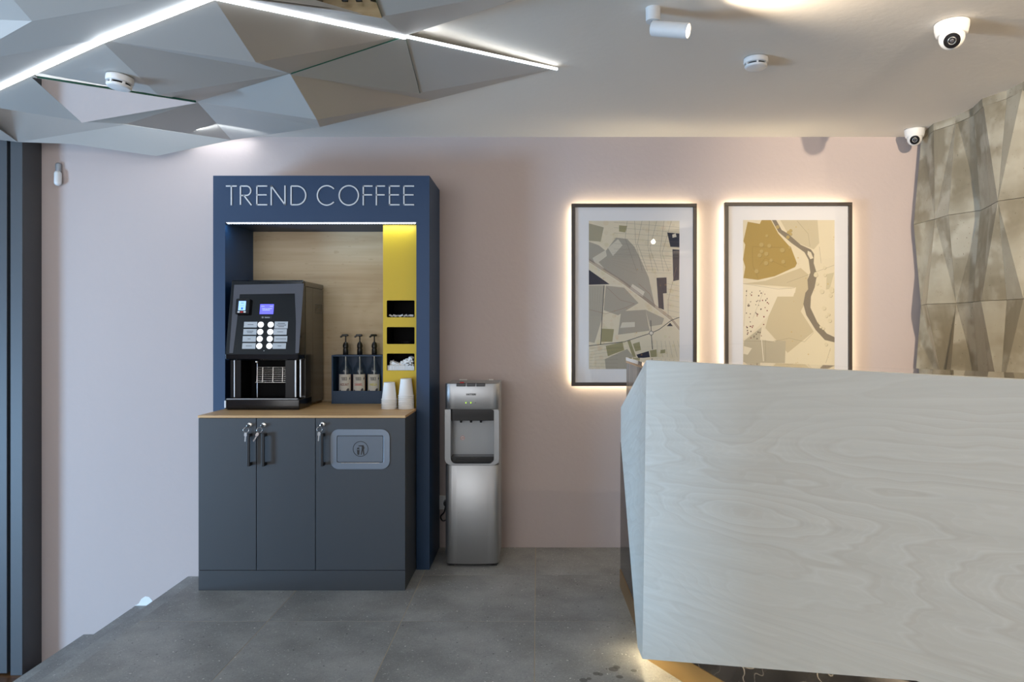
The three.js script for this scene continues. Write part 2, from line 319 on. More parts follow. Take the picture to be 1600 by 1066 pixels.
{ // dark grey door unit on the left
  const d = struct('door_1', 'dark grey sliding door with a tall frame post beside the stairs', 'door'), z = 4.10;
  const X = (px) => at(px, 500, z).x;
  obj('frame_post', box(X(16), X(35), LOW, CEIL, z, ZW, 0.003), M.door, d);
  obj('frame_side', box(X(35) - 0.002, X(35) + 0.0015, LOW, CEIL, z + 0.004, ZW), M.doorSide, d);
  obj('door_leaf', box(-4.25, X(10), LOW + 0.01, CEIL, z + 0.004, ZW - 0.04, 0.003), M.door, d);
  obj('door_gap', box(X(10), X(16), LOW, CEIL, z + 0.10, ZW), M.black, d);
  obj('frame_post', box(-4.4, -4.255, LOW, CEIL, z, ZW, 0.003), M.door, d);
}
{ // faceted concrete wall: rows of tall folded panels
  const w = struct('wall_concrete', 'faceted raw concrete wall of folded panels beside the pictures', 'wall');
  const cols = [[4.20, 1440, 1427.6, 1439, 1429], [3.986, 1459, 1461, 1448, 1474], [3.85, 1494, 1482, 1494, 1483], [3.70, 1520.7, 1532, 1519.5, 1531], [3.56, 1535, 1547, 1533, 1548], [3.436, 1574, 1559, 1573, 1562], [3.315, 1600, 1611, 1599, 1612]];
  const rows = [1.167, 0.63, 0.15, -0.33, -0.81, -1.304];
  const P = [];
  for (const [d, ...px] of cols) P.push(rows.map((h, r) => { const x = r < 4 ? (px[r] - CX) * d / F : (px[r === 4 ? 2 : 3] - CX) * d / F; return V3(x, EYE + h, -d); }));
  const more = [[3.12, 2.42], [2.9, 2.58], [2.65, 2.82], [2.4, 3.12], [2.15, 3.5], [1.9, 3.95], [1.75, 4.7]];
  more.forEach(([d, x], i) => P.push(rows.map((h, r) => V3(x + ((i + r) % 2 ? 0.035 : -0.035), EYE + h, -d))));
  for (let c = 0; c + 1 < P.length; c++) for (let r = 0; r + 1 < rows.length; r++) {
    const q = [P[c][r], P[c + 1][r], P[c + 1][r + 1], P[c][r + 1]].map((v) => v.clone());
    const ctr = q.reduce((a, b) => a.clone().add(b), V3(0, 0, 0)).multiplyScalar(0.25), k = 0.0012;
    q.forEach((v) => v.addScaledVector(ctr.clone().sub(v).normalize(), k));
    const tris = (c + r) % 2 ? [[0, 1, 3], [1, 2, 3]] : [[0, 1, 2], [0, 2, 3]];
    obj('concrete_panel', mapUV(slab(q, V3(0.75, 0, -0.66).normalize(), 0.05, tris), 1.1, [rnd(), rnd()]), M.concrete, w);
    if (r === 0) { // cast top rim
      const a = P[c][0].clone(), b = P[c + 1][0].clone(); const n = V3(-0.004, 0, 0.004);
      a.add(n); b.add(n); const a2 = a.clone().lerp(P[c][1].clone().add(n), 0.075), b2 = b.clone().lerp(P[c + 1][1].clone().add(n), 0.075);
      obj('concrete_rim', mapUV(slab([a, b, b2, a2], V3(0.75, 0, -0.66).normalize(), 0.02), 1.1, [rnd(), rnd()]), M.concrete, w);
    }
  }
}

// ================================================================ FACETED CEILING CANOPY
const can = thing('ceiling_canopy', 'faceted grey triangular ceiling canopy with mirror panels and white light strips', 'ceiling canopy');
const cv = {
  v1: [50, 33, .26], p1: [-60, -92, .2], p2: [-220, 22, .05], s3: [370, -23, .24], s2: [156, 62, .26], p5: [-69, 100, .26], s1: [38, 117, .18], s0: [-55, 160, .18],
  v3: [48, 119, .14], v4: [308, 159, .10], v5: [128, 190, .215], q1: [330, -9, .24], t1: [400, 97.5, .27], k1: [633, 56, .05], v6: [453, 115, .20], w: [247, 148.5, .27],
  v7: [495, 187, .24], v8: [362, 219, .06], e3: [500, 198.5, .18], e2: [673, 157, .02], g: [656, 145, .06], tip: [868, 107, .014], m: [196, 194, .20], b: [597, 26, .2], u0: [540, -133, .2], u3: [330, -18, .2],
  u1: [900, -30, .2], u2: [960, -50, .012], m2: [196, 195, .02], p8: [-150, 147, .02], x1: [52, 218, .09], s: [28, 222, .1], y1: [-30, 182, .09], y2: [-60, 212, .1], r: [112, 225, .1], n: [244, 244, .14],
  mirror1: [50, 119, .22], mirror2: [308, 159, .22], mirror3: [128, 190, .22],
};
const C = {}; for (const k in cv) C[k] = drop(...cv[k]);
// the two corners that touch the long light strip lie on its line
const onLine = (a, b, px) => { const f = (p) => CX + F * p.x / -p.z - px; let t0 = 0, t1 = 1; for (let i = 0; i < 40; i++) { const t = (t0 + t1) / 2; if (f(a.clone().lerp(b, t)) < 0) t0 = t; else t1 = t; } return a.clone().lerp(b, t0); };
C.s1 = onLine(C.s0, C.s2, 38); C.v3 = onLine(C.s0, C.s2, 48);
const UP = V3(0, 1, 0);
function facet(keys, name = 'triangle_panel', mat = M.facet, t = 0.006) {
  const tris = keys.length === 3 ? [[0, 1, 2]] : Array.from({ length: keys.length - 2 }, (_, i) => [0, i + 1, i + 2]);
  return obj(name, slab(keys.map((k) => C[k].clone()), UP, t, tris), mat, can);
}
for (const k of [['v1', 'p1', 'p2'], ['v1', 'p1', 's3'], ['v1', 's3', 's2'], ['v1', 's2', 'p5'], ['v1', 'p5', 'p2'], ['s2', 's1', 'p5'], ['s1', 'p5', 's0'], ['v3', 'v5', 's0'], ['s2', 'v3', 'w'], ['s2', 'w', 'v6'], ['s2', 'v6', 't1'], ['s2', 'q1', 't1'],
  ['q1', 't1', 'k1'], ['t1', 'v6', 'k1'], ['w', 'v4', 'v6'], ['v4', 'v6', 'v7'], ['v4', 'v7', 'e3', 'v8'], ['v5', 'v4', 'm'], ['v4', 'v8', 'm'], ['v6', 'g', 'e2', 'v7'], ['v7', 'e2', 'e3'], ['k1', 'g', 'tip'], ['g', 'e2', 'tip'],
  ['q1', 'k1', 'b', 'u3'], ['b', 'u0', 'u1'], ['k1', 'u2', 'u1', 'b'], ['p8', 'm2', 'x1', 's', 'y1'], ['y1', 's', 'y2'], ['m2', 'r', 's', 'x1'], ['m2', 'n', 'r'], ['m2', 'v8', 'n']]) facet(k);
function mirror(keys, mat) {
  const low = keys.map((k) => C[k].clone().add(V3(0, -0.005, 0)));
  const p = obj('mirror_panel', slab(low, UP, 0.0005, [[0, 1, 2]]), mat, can);
  const q = low.map((v) => v.clone().add(V3(0, 0.0008, 0))); const e = [];
  for (let i = 0; i < 3; i++) { const a = q[i], b = q[(i + 1) % 3]; e.push(bar(a.clone().lerp(b, 0.01).add(V3(0, 0.004, 0)), b.clone().lerp(a, 0.01).add(V3(0, 0.004, 0)), 0.003, 0.008)); }
  obj('glass_edge', e, M.glassEdge, p);
}
mirror(['mirror1', 'mirror2', 'mirror3'], M.mirror); mirror(['b', 'u0', 'u3'], M.mirror); mirror(['v6', 'k1', 'g'], M.greyGlass);
function strip(a, b, off, w, toward, power, mat = M.ledCool) {
  const p = a.clone().add(off), q = b.clone().add(off);
  const s = obj('light_strip', bar(p, q, w, 0.008), mat, can);
  const d = q.clone().sub(p), L = d.length();
  areaLight(p.clone().lerp(q, 0.5).addScaledVector(toward.clone().normalize(), 0.008), toward, d, L * 0.98, 0.012, COOL, power);
  return s;
}
strip(C.s0, C.s2, V3(0, -0.008, 0), 0.010, V3(0, -1, 0), 22);
strip(C.s2, C.s3, V3(0, -0.008, 0), 0.010, V3(0, -1, 0), 22);
strip(C.q1, C.k1, V3(0, -0.008, 0), 0.010, V3(0, -1, 0), 22);
strip(C.k1, C.tip, V3(0.007, -0.004, 0.003), 0.009, V3(0, -1, 0), 22);
// the strip hidden above the front edge of the rear fold
strip(C.s0.clone().add(V3(0, 0.05, -0.04)), C.v5.clone().add(V3(0, 0.05, -0.04)), V3(0, 0, 0), 0.010, V3(0, 0.35, -1), 34);
strip(C.v5.clone().add(V3(0, 0.05, -0.04)), C.m.clone().add(V3(0, 0.05, -0.04)), V3(0, 0, 0), 0.010, V3(0, 0.35, -1), 34);
strip(C.m.clone().add(V3(0, 0.05, -0.04)), C.m.clone().lerp(C.v8, 0.9).add(V3(0, 0.035, -0.03)), V3(0, 0, 0), 0.010, V3(0, 0.2, -1), 34);
strip(at(290, 212.6, 4.19), at(390, 212.4, 4.19), V3(0, 0, 0), 0.008, V3(0, -1, -0.3), 20);
settle(can);

// ================================================================ COFFEE NICHE
const ZN = 3.858, ZY = 3.90, ZB = 4.24, NL = at(333, 0, ZN).x, NR = at(671, 0, ZN).x, OL = at(351.7, 0, ZN).x, OR = at(650.5, 0, ZN).x;
const NT = at(0, 274.5, ZN).y, OT = at(0, 347, ZN).y, TOP = 0.879, ZC = 3.549;
{
  const n = thing('coffee_niche', 'tall dark blue coffee niche with TREND COFFEE lettering on its header', 'coffee niche');
  obj('side_panel', box(NL, OL, 0, NT, ZN, ZW), M.blue, n);
  obj('side_panel', box(OR, NR, 0, NT, ZN, ZW), M.blue, n);
  obj('header', box(OL, OR, OT, NT, ZN, ZW), M.blue, n);
  obj('back_panel', mapUV(box(OL, OR, TOP, OT, ZB, ZW), 1.3, [0.2, 0.35]), M.oak, n);
  // light strip under the header, one diode after the other
  const l = obj('light_strip', box(OL + 0.004, OR - 0.002, OT - 0.006, OT - 0.0005, ZN + 0.002, ZN + 0.010), M.alu, n);
  const d = []; for (let x = OL + 0.012; x < OR - 0.006; x += 0.0145) d.push(box(x, x + 0.009, OT - 0.0085, OT - 0.0055, ZN + 0.0005, ZN + 0.0095)); obj('diodes', d, M.ledNiche, l);
  areaLight(V3((OL + OR) / 2, OT - 0.011, -ZN - 0.006), V3(0, -1, -0.12), V3(1, 0, 0), OR - OL - 0.03, 0.008, [0.62, 0.80, 1.0], 58);
  // lettering: thin upright strokes
  const H = at(0, 291, ZN).y - at(0, 320.2, ZN).y, yb = at(0, 320.2, ZN).y, S = 0.0068;
  const arc = (cx, cy, rx, ry, a0, a1, k = 28) => Array.from({ length: k + 1 }, (_, i) => { const a = (a0 + (a1 - a0) * i / k) * Math.PI / 180; return [cx + rx * Math.cos(a), cy + ry * Math.sin(a)]; });
  const E = (w) => [[[w, 1], [0, 1], [0, 0], [w, 0]], [[0, 0.53], [w * 0.94, 0.53]]], Fq = (w) => [[[w, 1], [0, 1], [0, 0]], [[0, 0.53], [w * 0.94, 0.53]]];
  const glyph = {
    T: (w) => [[[0, 1], [w, 1]], [[w / 2, 1], [w / 2, 0]]], E, F: Fq,
    R: (w) => [[[0, 0], [0, 1], [w * 0.5, 1], ...arc(w * 0.55, 0.75, w * 0.42, 0.25, 90, -90, 16), [0, 0.5]], [[w * 0.32, 0.5], [w, 0]]],
    N: (w) => [[[0, 0], [0, 1], [w, 0], [w, 1]]], D: (w) => [[[0, 0], [0, 1], [w * 0.3, 1], ...arc(w * 0.38, 0.5, w * 0.62, 0.5, 88, -88, 24), [0, 0]]],
    C: (w) => [arc(w * 0.53, 0.5, w * 0.53, 0.52, 42, 318, 36)], O: (w) => [arc(w / 2, 0.5, w / 2, 0.52, 0, 360, 44)],
  };
  for (const [ch, a, b] of [['T', 140, 203], ['R', 230, 298], ['E', 335, 398], ['N', 427, 515], ['D', 554, 648], ['C', 722, 836], ['O', 862, 985], ['F', 1016, 1072], ['F', 1100, 1152], ['E', 1184, 1245], ['E', 1276, 1338]]) {
    const x0 = at(320 + a / 4.1, 0, ZN).x, w = at(320 + b / 4.1, 0, ZN).x - x0, parts = [];
    for (const line of glyph[ch](w / H)) for (let i = 0; i + 1 < line.length; i++) {
      const p = V3(x0 + line[i][0] * H, yb + line[i][1] * H, -ZN + 0.002), q = V3(x0 + line[i + 1][0] * H, yb + line[i + 1][1] * H, -ZN + 0.002), e = q.clone().sub(p).normalize().multiplyScalar(S * 0.42);
      parts.push(bar(p.clone().sub(line.length > 12 ? V3(0, 0, 0) : e), q.clone().add(line.length > 12 ? V3(0, 0, 0) : e), S, 0.004, V3(0, 0, 1)).translate(0, 0, 0));
    }
    obj('letter', parts, M.lettering, n);
  }
  // yellow shelf column with three openings
  const cl = at(598.5, 0, ZY).x, cr = OR - 0.0005, s = new THREE.Shape(); s.moveTo(cl, TOP + 0.001); s.lineTo(cr, TOP + 0.001); s.lineTo(cr, OT - 0.008); s.lineTo(cl, OT - 0.008); s.closePath();
  const hx0 = at(604.3, 0, ZY).x, hx1 = at(647.8, 0, ZY).x, holes = [[469.5, 496], [511.2, 537.8], [552.5, 579.3]].map(([a, b]) => [at(0, b, ZY).y, at(0, a, ZY).y]);
  for (const [y0, y1] of holes) { const h = roundRect(hx1 - hx0, y1 - y0, 0.006).getPoints(6).map((p) => new THREE.Vector2(p.x + (hx0 + hx1) / 2, p.y + (y0 + y1) / 2)); s.holes.push(new THREE.Path(h.reverse())); }
  const col_ = obj('shelf_column', [extrude(s, 0.004).translate(0, 0, -ZY - 0.004), box(cl, cl + 0.018, TOP + 0.001, OT - 0.008, ZY + 0.004, ZB), box(cl + 0.018, cr, OT - 0.03, OT - 0.008, ZY + 0.004, ZB)], M.yellow, n);
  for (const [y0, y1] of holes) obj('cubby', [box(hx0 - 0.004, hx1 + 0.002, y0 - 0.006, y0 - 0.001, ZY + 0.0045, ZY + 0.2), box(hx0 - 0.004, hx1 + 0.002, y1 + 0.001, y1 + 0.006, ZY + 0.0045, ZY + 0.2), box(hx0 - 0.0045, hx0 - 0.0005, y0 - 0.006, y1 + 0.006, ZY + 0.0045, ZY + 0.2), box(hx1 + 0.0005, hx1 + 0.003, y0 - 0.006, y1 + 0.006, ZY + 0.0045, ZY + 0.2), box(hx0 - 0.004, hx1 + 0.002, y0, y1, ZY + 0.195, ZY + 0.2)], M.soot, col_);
  settle(n);
  // sachets
  const sachet = (x, y, d, L, w, rot, tilt) => new RoundedBoxGeometry(L, w, 0.004, 1, 0.0018).rotateX(tilt).rotateZ(rot).translate(x, y, -d);
  const [ta, tb] = holes[0];
  for (let i = 0; i < 7; i++) { const x = hx0 + 0.014 + (hx1 - hx0 - 0.03) * (i + 0.3 * rnd()) / 6.6; tag(obj('sugar_sachet', sachet(x, ta + 0.010, ZY + 0.03 + 0.01 * (i % 3), 0.022, 0.014, rr(-0.7, 0.7), rr(-1.1, -0.5)), M.paper), 'small white paper sachet lying in the top opening of the yellow column', 'sachet', 'sachets in the top opening'); }
  const [ca, cb] = holes[2], heap = [];
  for (let i = 0; i < 230; i++) {
    const u = rnd(), x = hx0 + 0.016 + (hx1 - hx0 - 0.032) * u, top = ca + (cb - ca) * (u < 0.28 ? 0.62 - 0.5 * u : 0.42 + 0.62 * (u - 0.28) * 1.05);
    const y = ca + 0.012 + (top - ca - 0.018) * Math.sqrt(rnd()); heap.push(sachet(x, Math.min(y, cb - 0.014), ZY + 0.014 + 0.06 * rnd(), rr(0.014, 0.024), 0.008, rr(-0.5, 1.2), rr(-0.9, 0.3)));
  }
  for (let i = 0; i < 26; i++) heap.push(box(hx0 + 0.003 + (hx1 - hx0 - 0.006) * i / 26, hx0 + 0.003 + (hx1 - hx0 - 0.006) * (i + 0.75) / 26, ca + 0.0008, ca + 0.024 + 0.006 * rnd(), ZY + 0.007, ZY + 0.07));
  tag(obj('sachet_heap', heap, M.paper), 'heap of white paper sticks filling the lowest opening of the yellow column', 'sachets', null, 'stuff');
  tag(obj('lid_stack', [0, 1, 2].map((i) => new THREE.CylinderGeometry(0.036, 0.038, 0.004, 28).translate((hx0 + hx1) / 2 + 0.02, holes[1][0] + 0.003 + 0.005 * i, -ZY - 0.11)), M.black), 'dark drink lids in the middle opening of the yellow column', 'lids');
}
{ // base cabinet inside the niche opening
  const x0 = OL + 0.003, x1 = OR - 0.003, wt = TOP - 0.012;
  const b = thing('base_cabinet', 'charcoal base cabinet with three doors under the oak worktop', 'cabinet');
  obj('carcass', [box(x0 + 0.001, x1 - 0.0005, 0.0, wt - 0.001, ZC + 0.0202, ZW - 0.02)], M.dark, b);
  const pt = at(0, 891.5, ZC).y;
  obj('plinth', box(x0, x1 - 0.0, 0.0, pt - 0.001, ZC, ZC + 0.02, 0.001), M.dark, b);
  const s1 = at(400.6, 0, ZC).x, s2 = at(493, 0, ZC).x, g = 0.0016;
  const doors = [[x0, s1 - g], [s1 + g, s2 - g], [s2 + g, x1]], hs = [388, 411, 502.7], locks = [[390.2, 664.2], [412.2, 664.2], [504.3, 663.2]];
  doors.forEach(([a, c], i) => {
    const dr = obj('door', box(a, c, pt + 0.001, wt - 0.002, ZC, ZC + 0.018, 0.001), M.dark, b);
    const hx = at(hs[i], 0, ZC - 0.03).x, y0 = at(0, 729, ZC - 0.03).y, y1 = at(0, 678, ZC - 0.03).y;
    obj('handle', [box(hx - 0.007, hx + 0.007, y0, y1, ZC - 0.034, ZC - 0.024, 0.002), box(hx - 0.006, hx + 0.008, y0 + 0.001, y0 + 0.016, ZC - 0.026, ZC, 0.001), box(hx - 0.006, hx + 0.008, y1 - 0.016, y1 - 0.001, ZC - 0.026, ZC, 0.001)], M.black, dr);
    const L = at(locks[i][0], locks[i][1], ZC);
    obj('lock', lathe([[0, 0.006], [0.006, 0.006], [0.0105, 0.005], [0.0135, 0.002], [0.0138, -0.001]], 24).rotateX(Math.PI / 2).translate(L.x, L.y, L.z), M.chrome, dr);
    if (i === 2) {
      const p0 = at(517, 733, ZC), p1 = at(609, 671, ZC), cx = (p0.x + p1.x) / 2, cy = (p0.y + p1.y) / 2, sh = roundRect(p1.x - p0.x, p1.y - p0.y, 0.042);
      const f0 = at(526.3, 723, ZC), f1 = at(599.8, 680.3, ZC), fx = (f0.x + f1.x) / 2 - cx, fy = (f0.y + f1.y) / 2 - cy, fw = f1.x - f0.x, fh = f1.y - f0.y;
      sh.holes.push(new THREE.Path(roundRect(fw, fh, 0.008).getPoints(5).map((p) => new THREE.Vector2(p.x + fx, p.y + fy)).reverse()));
      obj('flap_frame', extrude(sh, 0.002, 0.0012).translate(cx, cy, -ZC + 0.0013), M.plate, dr);
      const fl = obj('waste_flap', extrude(roundRect(fw - 0.009, fh - 0.009, 0.007), 0.0015, 0.0006).translate(cx + fx, cy + fy, -ZC + 0.0007), M.flap, dr);
      obj('flap_lip', box(cx + fx - fw * 0.41, cx + fx + fw * 0.41, cy + fy - fh / 2 - 0.003, cy + fy - fh / 2 + 0.0005, ZC - 0.006, ZC - 0.001, 0.001), M.chrome, dr);
      // pictogram: person dropping litter into a basket
      const k = 0.039, px = at(563.6, 701.6, ZC), sc = (pts) => { const s = new THREE.Shape(); pts.forEach(([x, y], i) => i ? s.lineTo(x * k, y * k) : s.moveTo(x * k, y * k)); return s; };
      const head = new THREE.Shape(); head.absarc(0.22 * k, 0.62 * k, 0.11 * k, 0, 6.2832);
      const shapes = [head, sc([[-0.28, 0.45], [0.1, 0.47], [0.38, 0.47], [0.52, 0.1], [0.44, 0.02], [0.42, -0.1], [0.5, -0.74], [0.36, -0.76], [0.27, -0.2], [0.12, -0.76], [0.02, -0.72], [0.14, -0.1], [0.16, 0.33], [-0.26, 0.34]]),
        sc([[-0.52, -0.08], [-0.06, -0.08], [-0.08, -0.13], [-0.5, -0.13]]), sc([[-0.46, -0.16], [-0.13, -0.16], [-0.17, -0.74], [-0.40, -0.74]]), sc([[-0.46, -0.02], [-0.42, 0.16], [-0.2, 0.2], [-0.1, 0.1], [-0.22, 0.06], [-0.16, -0.02]])];
      obj('pictogram', [new THREE.TorusGeometry(k * 0.96, k * 0.035, 6, 48).scale(1, 1, 0.4).translate(px.x, px.y, -ZC + 0.0036), ...shapes.map((s) => new THREE.ExtrudeGeometry(s, { depth: 0.0006, bevelEnabled: false, curveSegments: 24 }).translate(px.x, px.y, -ZC + 0.0032))], M.black, fl);
    }
  });
  settle(b);
  tag(obj('worktop', mapUV(box(x0 - 0.002, x1 + 0.002, wt, TOP, ZC - 0.004, ZB - 0.001, 0.001), 1.3, [0.6, 0.1]), M.oakTop), 'thin oak worktop over the charcoal cabinet', 'worktop');
  // keys hanging in the locks
  const keyLabels = ['chrome key hanging straight from the lock of the narrow cabinet door beside the stairs', 'chrome key hanging askew from the lock of the middle cabinet door', 'chrome key hanging from the lock of the cabinet door with the waste flap'];
  locks.forEach(([lx, ly], i) => {
    const L = at(lx, ly, ZC), k = thing('cabinet_key', keyLabels[i], 'key', 'keys in the cabinet locks'), tl = i === 1 ? -0.55 : -0.08, o = V3(L.x - 0.002, L.y - 0.002, -ZC + 0.008);
    obj('key_bow', extrude(roundRect(0.020, 0.015, 0.006), 0.002).rotateZ(tl).rotateY(1.2).translate(o.x, o.y, o.z + 0.010), M.chrome, k);
    const c = V3(o.x - 0.009 + (i === 1 ? -0.004 : 0), o.y - 0.021, o.z + 0.011);
    obj('key_ring', new THREE.TorusGeometry(0.013, 0.0012, 8, 28).rotateY(0.5).translate(c.x, c.y, c.z), M.chrome, k);
    const e = c.clone().add(V3(Math.sin(tl) * 0.02, -0.022, 0));
    obj('spare_key', [extrude(roundRect(0.014, 0.020, 0.006), 0.002).rotateZ(tl).translate(e.x, e.y, e.z), extrude(roundRect(0.006, 0.028, 0.002), 0.0018).rotateZ(tl).translate(e.x + Math.sin(tl) * 0.022, e.y - 0.022, e.z)], i === 1 ? M.chrome : M.steel, k);
    settle(k);
  });
}

// ================================================================ COFFEE MACHINE
{
  const t = thing('coffee_machine', 'black coffee vending machine with slanted button panel on the oak worktop', 'coffee machine');
  const xl = -1.672, xr = -1.279, y0 = TOP, yt = 1.578, zb = 4.222;
  obj('body', [box(xl + 0.006, xr, y0 + 0.012, yt - 0.03, 4.02, zb, 0.004), box(xr - 0.035, xr, y0 + 0.012, yt - 0.03, 3.90, 4.03, 0.004), box(xl + 0.006, xl + 0.03, 1.17, yt - 0.03, 3.90, 4.03, 0.003)], M.blackSide, t);
  obj('lid', box(xl + 0.004, xr + 0.001, yt - 0.03, yt, 3.885, zb + 0.002, 0.006), M.blackSide, t);
  obj('side_vent', Array.from({ length: 7 }, (_, i) => box(xr - 0.001, xr + 0.0012, 1.405 + 0.008 * i, 1.409 + 0.008 * i, 4.07, 4.19)), M.black, t);
  for (const x of [xl + 0.05, xr - 0.05]) for (const d of [3.93, 4.18]) obj('foot', new THREE.CylinderGeometry(0.016, 0.018, 0.013, 16).translate(x, y0 + 0.0065, -d), M.black, t);
  // slanted front door
  const A = V3(0, yt, -3.868), B = V3(0, 1.172, -3.787), n = V3(0, 0, 0).crossVectors(V3(1, 0, 0), A.clone().sub(B)).normalize(); // points at the viewer
  const prof = [[3.905, 1.574], [3.872, yt], [3.866, 1.572], [3.787, 1.178], [3.789, 1.155], [3.80, 1.149], [3.90, 1.152]];
  const ps = new THREE.Shape(); prof.forEach(([d, y], i) => i ? ps.lineTo(d, y) : ps.moveTo(d, y)); ps.closePath();
  obj('front_door', new THREE.ExtrudeGeometry(ps, { depth: xr - xl - 0.002 - 0.008, bevelEnabled: true, bevelThickness: 0.004, bevelSize: 0.003, bevelSegments: 2 }).rotateY(Math.PI / 2).translate(xl + 0.004, 0, 0), M.blackGloss, t);
  const on = (px, py, lift) => hit(px, py, A, n).addScaledVector(n, lift);
  const L = 0.0045;
  // satin surround sloping in to the button field
  const o = [on(366.5, 445.5, L), on(475, 443.5, L), on(467.3, 552, L), on(358.8, 552, L)], q = [on(378.5, 466, 0.0036), on(455.5, 465, 0.0036), on(452.8, 552, 0.0036), on(374, 552, 0.0036)];
  for (const k of [[o[0], o[1], q[1], q[0]], [o[0], q[0], q[3], o[3]], [o[1], o[2], q[2], q[1]]]) obj('surround', slab(k, n.clone().negate(), 0.001, [[0, 1, 2], [0, 2, 3]]), M.bezel, t);
  obj('button_field', slab([on(378.5, 466, 0.0032), on(451, 465.2, 0.0032), on(454.4, 467.2, 0.0032), on(455.2, 471, 0.0032), on(452.8, 552.5, 0.0032), on(374, 552.5, 0.0032)], n.clone().negate(), 0.001), M.blackGloss, t);
  const ey = A.clone().sub(B).normalize(), basis = new THREE.Matrix4().makeBasis(V3(1, 0, 0), ey, n);
  const put = (g, px, py, lift) => { const p = on(px, py, lift); return g.applyMatrix4(basis).translate(p.x, p.y, p.z); };
  const pw = 3.83 / F;                                        // metres per photo pixel on the panel
  const lcd = canvasTex(128, 96, (x, w, h) => { x.fillStyle = '#6a66f2'; x.fillRect(0, 0, w, h); x.fillStyle = '#a9b4ff'; for (const [a, b, c] of [[8, 18, 34], [90, 18, 28]]) x.fillRect(a, b, c, 5); for (const [a, b, c] of [[20, 40, 30], [54, 42, 14], [72, 40, 40], [24, 54, 70]]) x.fillRect(a, b, c, 6); });
  obj('display', put(new THREE.PlaneGeometry(21.5 * pw, 16 * pw), 417.3, 483.5, 0.0045), std({ map: lcd, emissive: 0xffffff, emissiveMap: lcd, emissiveIntensity: 0.75, roughness: 0.3 }), t);
  const logo = canvasTex(256, 64, (x, w, h) => { x.fillStyle = '#08080a'; x.fillRect(0, 0, w, h); x.fillStyle = '#c9ccd2'; x.font = 'bold 40px sans-serif'; x.textAlign = 'center'; x.fillText('Saeco', w / 2 + 22, 46); x.lineWidth = 6; x.strokeStyle = '#c9ccd2'; x.beginPath(); x.arc(48, 33, 14, 0, 6.3); x.stroke(); });
  obj('maker_badge', put(new THREE.PlaneGeometry(18 * pw, 4.5 * pw), 416.5, 496.3, 0.0044), std({ map: logo, roughness: 0.3 }), t);
  const words_ = [[70], [78, 62], [36], [72], [84, 110, 66], [66], [118], [40]];   // widths of the lines of small print
  const glow = std({ color: 0xffffff, emissive: lin(0.92, 0.95, 1.0), emissiveIntensity: 1.5 });
  [[0, 408, 507.7], [0, 407.1, 519], [0, 406.3, 530], [0, 405.6, 541], [1, 423.5, 507.7], [1, 422.8, 519], [1, 422, 530], [1, 421.3, 541]].forEach(([c, px, py], i) => {
    const b = obj('drink_button', put(new THREE.CylinderGeometry(4.4 * pw, 4.6 * pw, 0.003, 24).rotateX(Math.PI / 2), px, py, 0.005), glow, t); b.name = 'light_button';
    const w = i === 4 ? 11 : 9, lx = c ? px + [16.3, 15.4, 17, 15.6][i - 4] : px - [16, 16, 16.3, 16.2][i];
    const tx = canvasTex(160, 80, (x, W, H) => { x.fillStyle = '#b4b6b8'; x.fillRect(0, 0, W, H); x.fillStyle = '#2c2c2e'; const ls = words_[i]; ls.forEach((s, k) => { for (let a = 0; a < s; a += 9) x.fillRect(W / 2 - s / 2 + a, H / 2 - 4 + (k - (ls.length - 1) / 2) * 19 + (a % 2), 7, 8); }); });
    obj('drink_label', put(new THREE.BoxGeometry(20.5 * pw, w * pw, 0.0012), lx, py + (i === 4 ? 0.6 : 0), 0.0044), std({ map: tx, roughness: 0.5 }), t);
  });
  obj('status_light', put(new THREE.CylinderGeometry(0.0022, 0.0022, 0.002, 12).rotateX(Math.PI / 2), 413, 548.5, 0.0045), M.chrome, t);
  const cr = obj('card_reader', [put(new RoundedBoxGeometry(22 * pw, 25 * pw, 0.024, 3, 0.006), 381.8, 480.3, 0.014)], M.blackGloss, t);
  const ct = canvasTex(96, 128, (x, w, h) => { x.fillStyle = '#9fc4f7'; x.fillRect(0, 0, w, h); x.fillStyle = '#2a5fae'; x.fillRect(30, 24, 36, 6); x.fillStyle = '#1d5fc0'; x.fillRect(38, 88, 24, 26); x.fillRect(30, 60, 8, 6); x.fillRect(56, 60, 8, 6); });
  obj('reader_screen', put(new THREE.PlaneGeometry(11.3 * pw, 15 * pw), 381.4, 479.6, 0.0265), std({ map: ct, emissive: 0xffffff, emissiveMap: ct, emissiveIntensity: 0.7, roughness: 0.2 }), cr);
  for (const px of [376, 385.3]) obj('card_mark', put(new THREE.BoxGeometry(3.4 * pw, 2 * pw, 0.001), px, 489.3, 0.0265), M.paper, cr);
  obj('card_mark', put(new THREE.BoxGeometry(3.6 * pw, 2 * pw, 0.001), 380.6, 489.3, 0.0265), M.red, cr);
  // cup bay with curved pillars
  const pillar = (x, s) => { const g = new THREE.Shape(); g.moveTo(0, 0); g.lineTo(0.052, 0); g.lineTo(0.052, 0.10); g.quadraticCurveTo(0.04, 0.19, 0.02, 0.20); g.lineTo(0, 0.20); g.closePath(); return new THREE.ExtrudeGeometry(g, { depth: 0.21, bevelEnabled: true, bevelThickness: 0.001, bevelSize: 0.002, curveSegments: 14 }).rotateX(-Math.PI / 2).scale(s, 1, 1).translate(x, 0.942, -3.825 + 0 ); };
  const pl = (x, s) => { const g = pillar(x, s); if (s < 0) { const p = g.index ? g.toNonIndexed() : g; const a = p.attributes.position; for (let i = 0; i < a.count; i += 3) { const t1 = [a.getX(i), a.getY(i), a.getZ(i)]; a.setXYZ(i, a.getX(i + 2), a.getY(i + 2), a.getZ(i + 2)); a.setXYZ(i + 2, ...t1); } p.computeVertexNormals(); return p; } return g; };
  obj('pillar', pl(xl + 0.014, 1), M.blackSatin, t); obj('pillar', pl(xr - 0.03, -1), M.blackSatin, t);
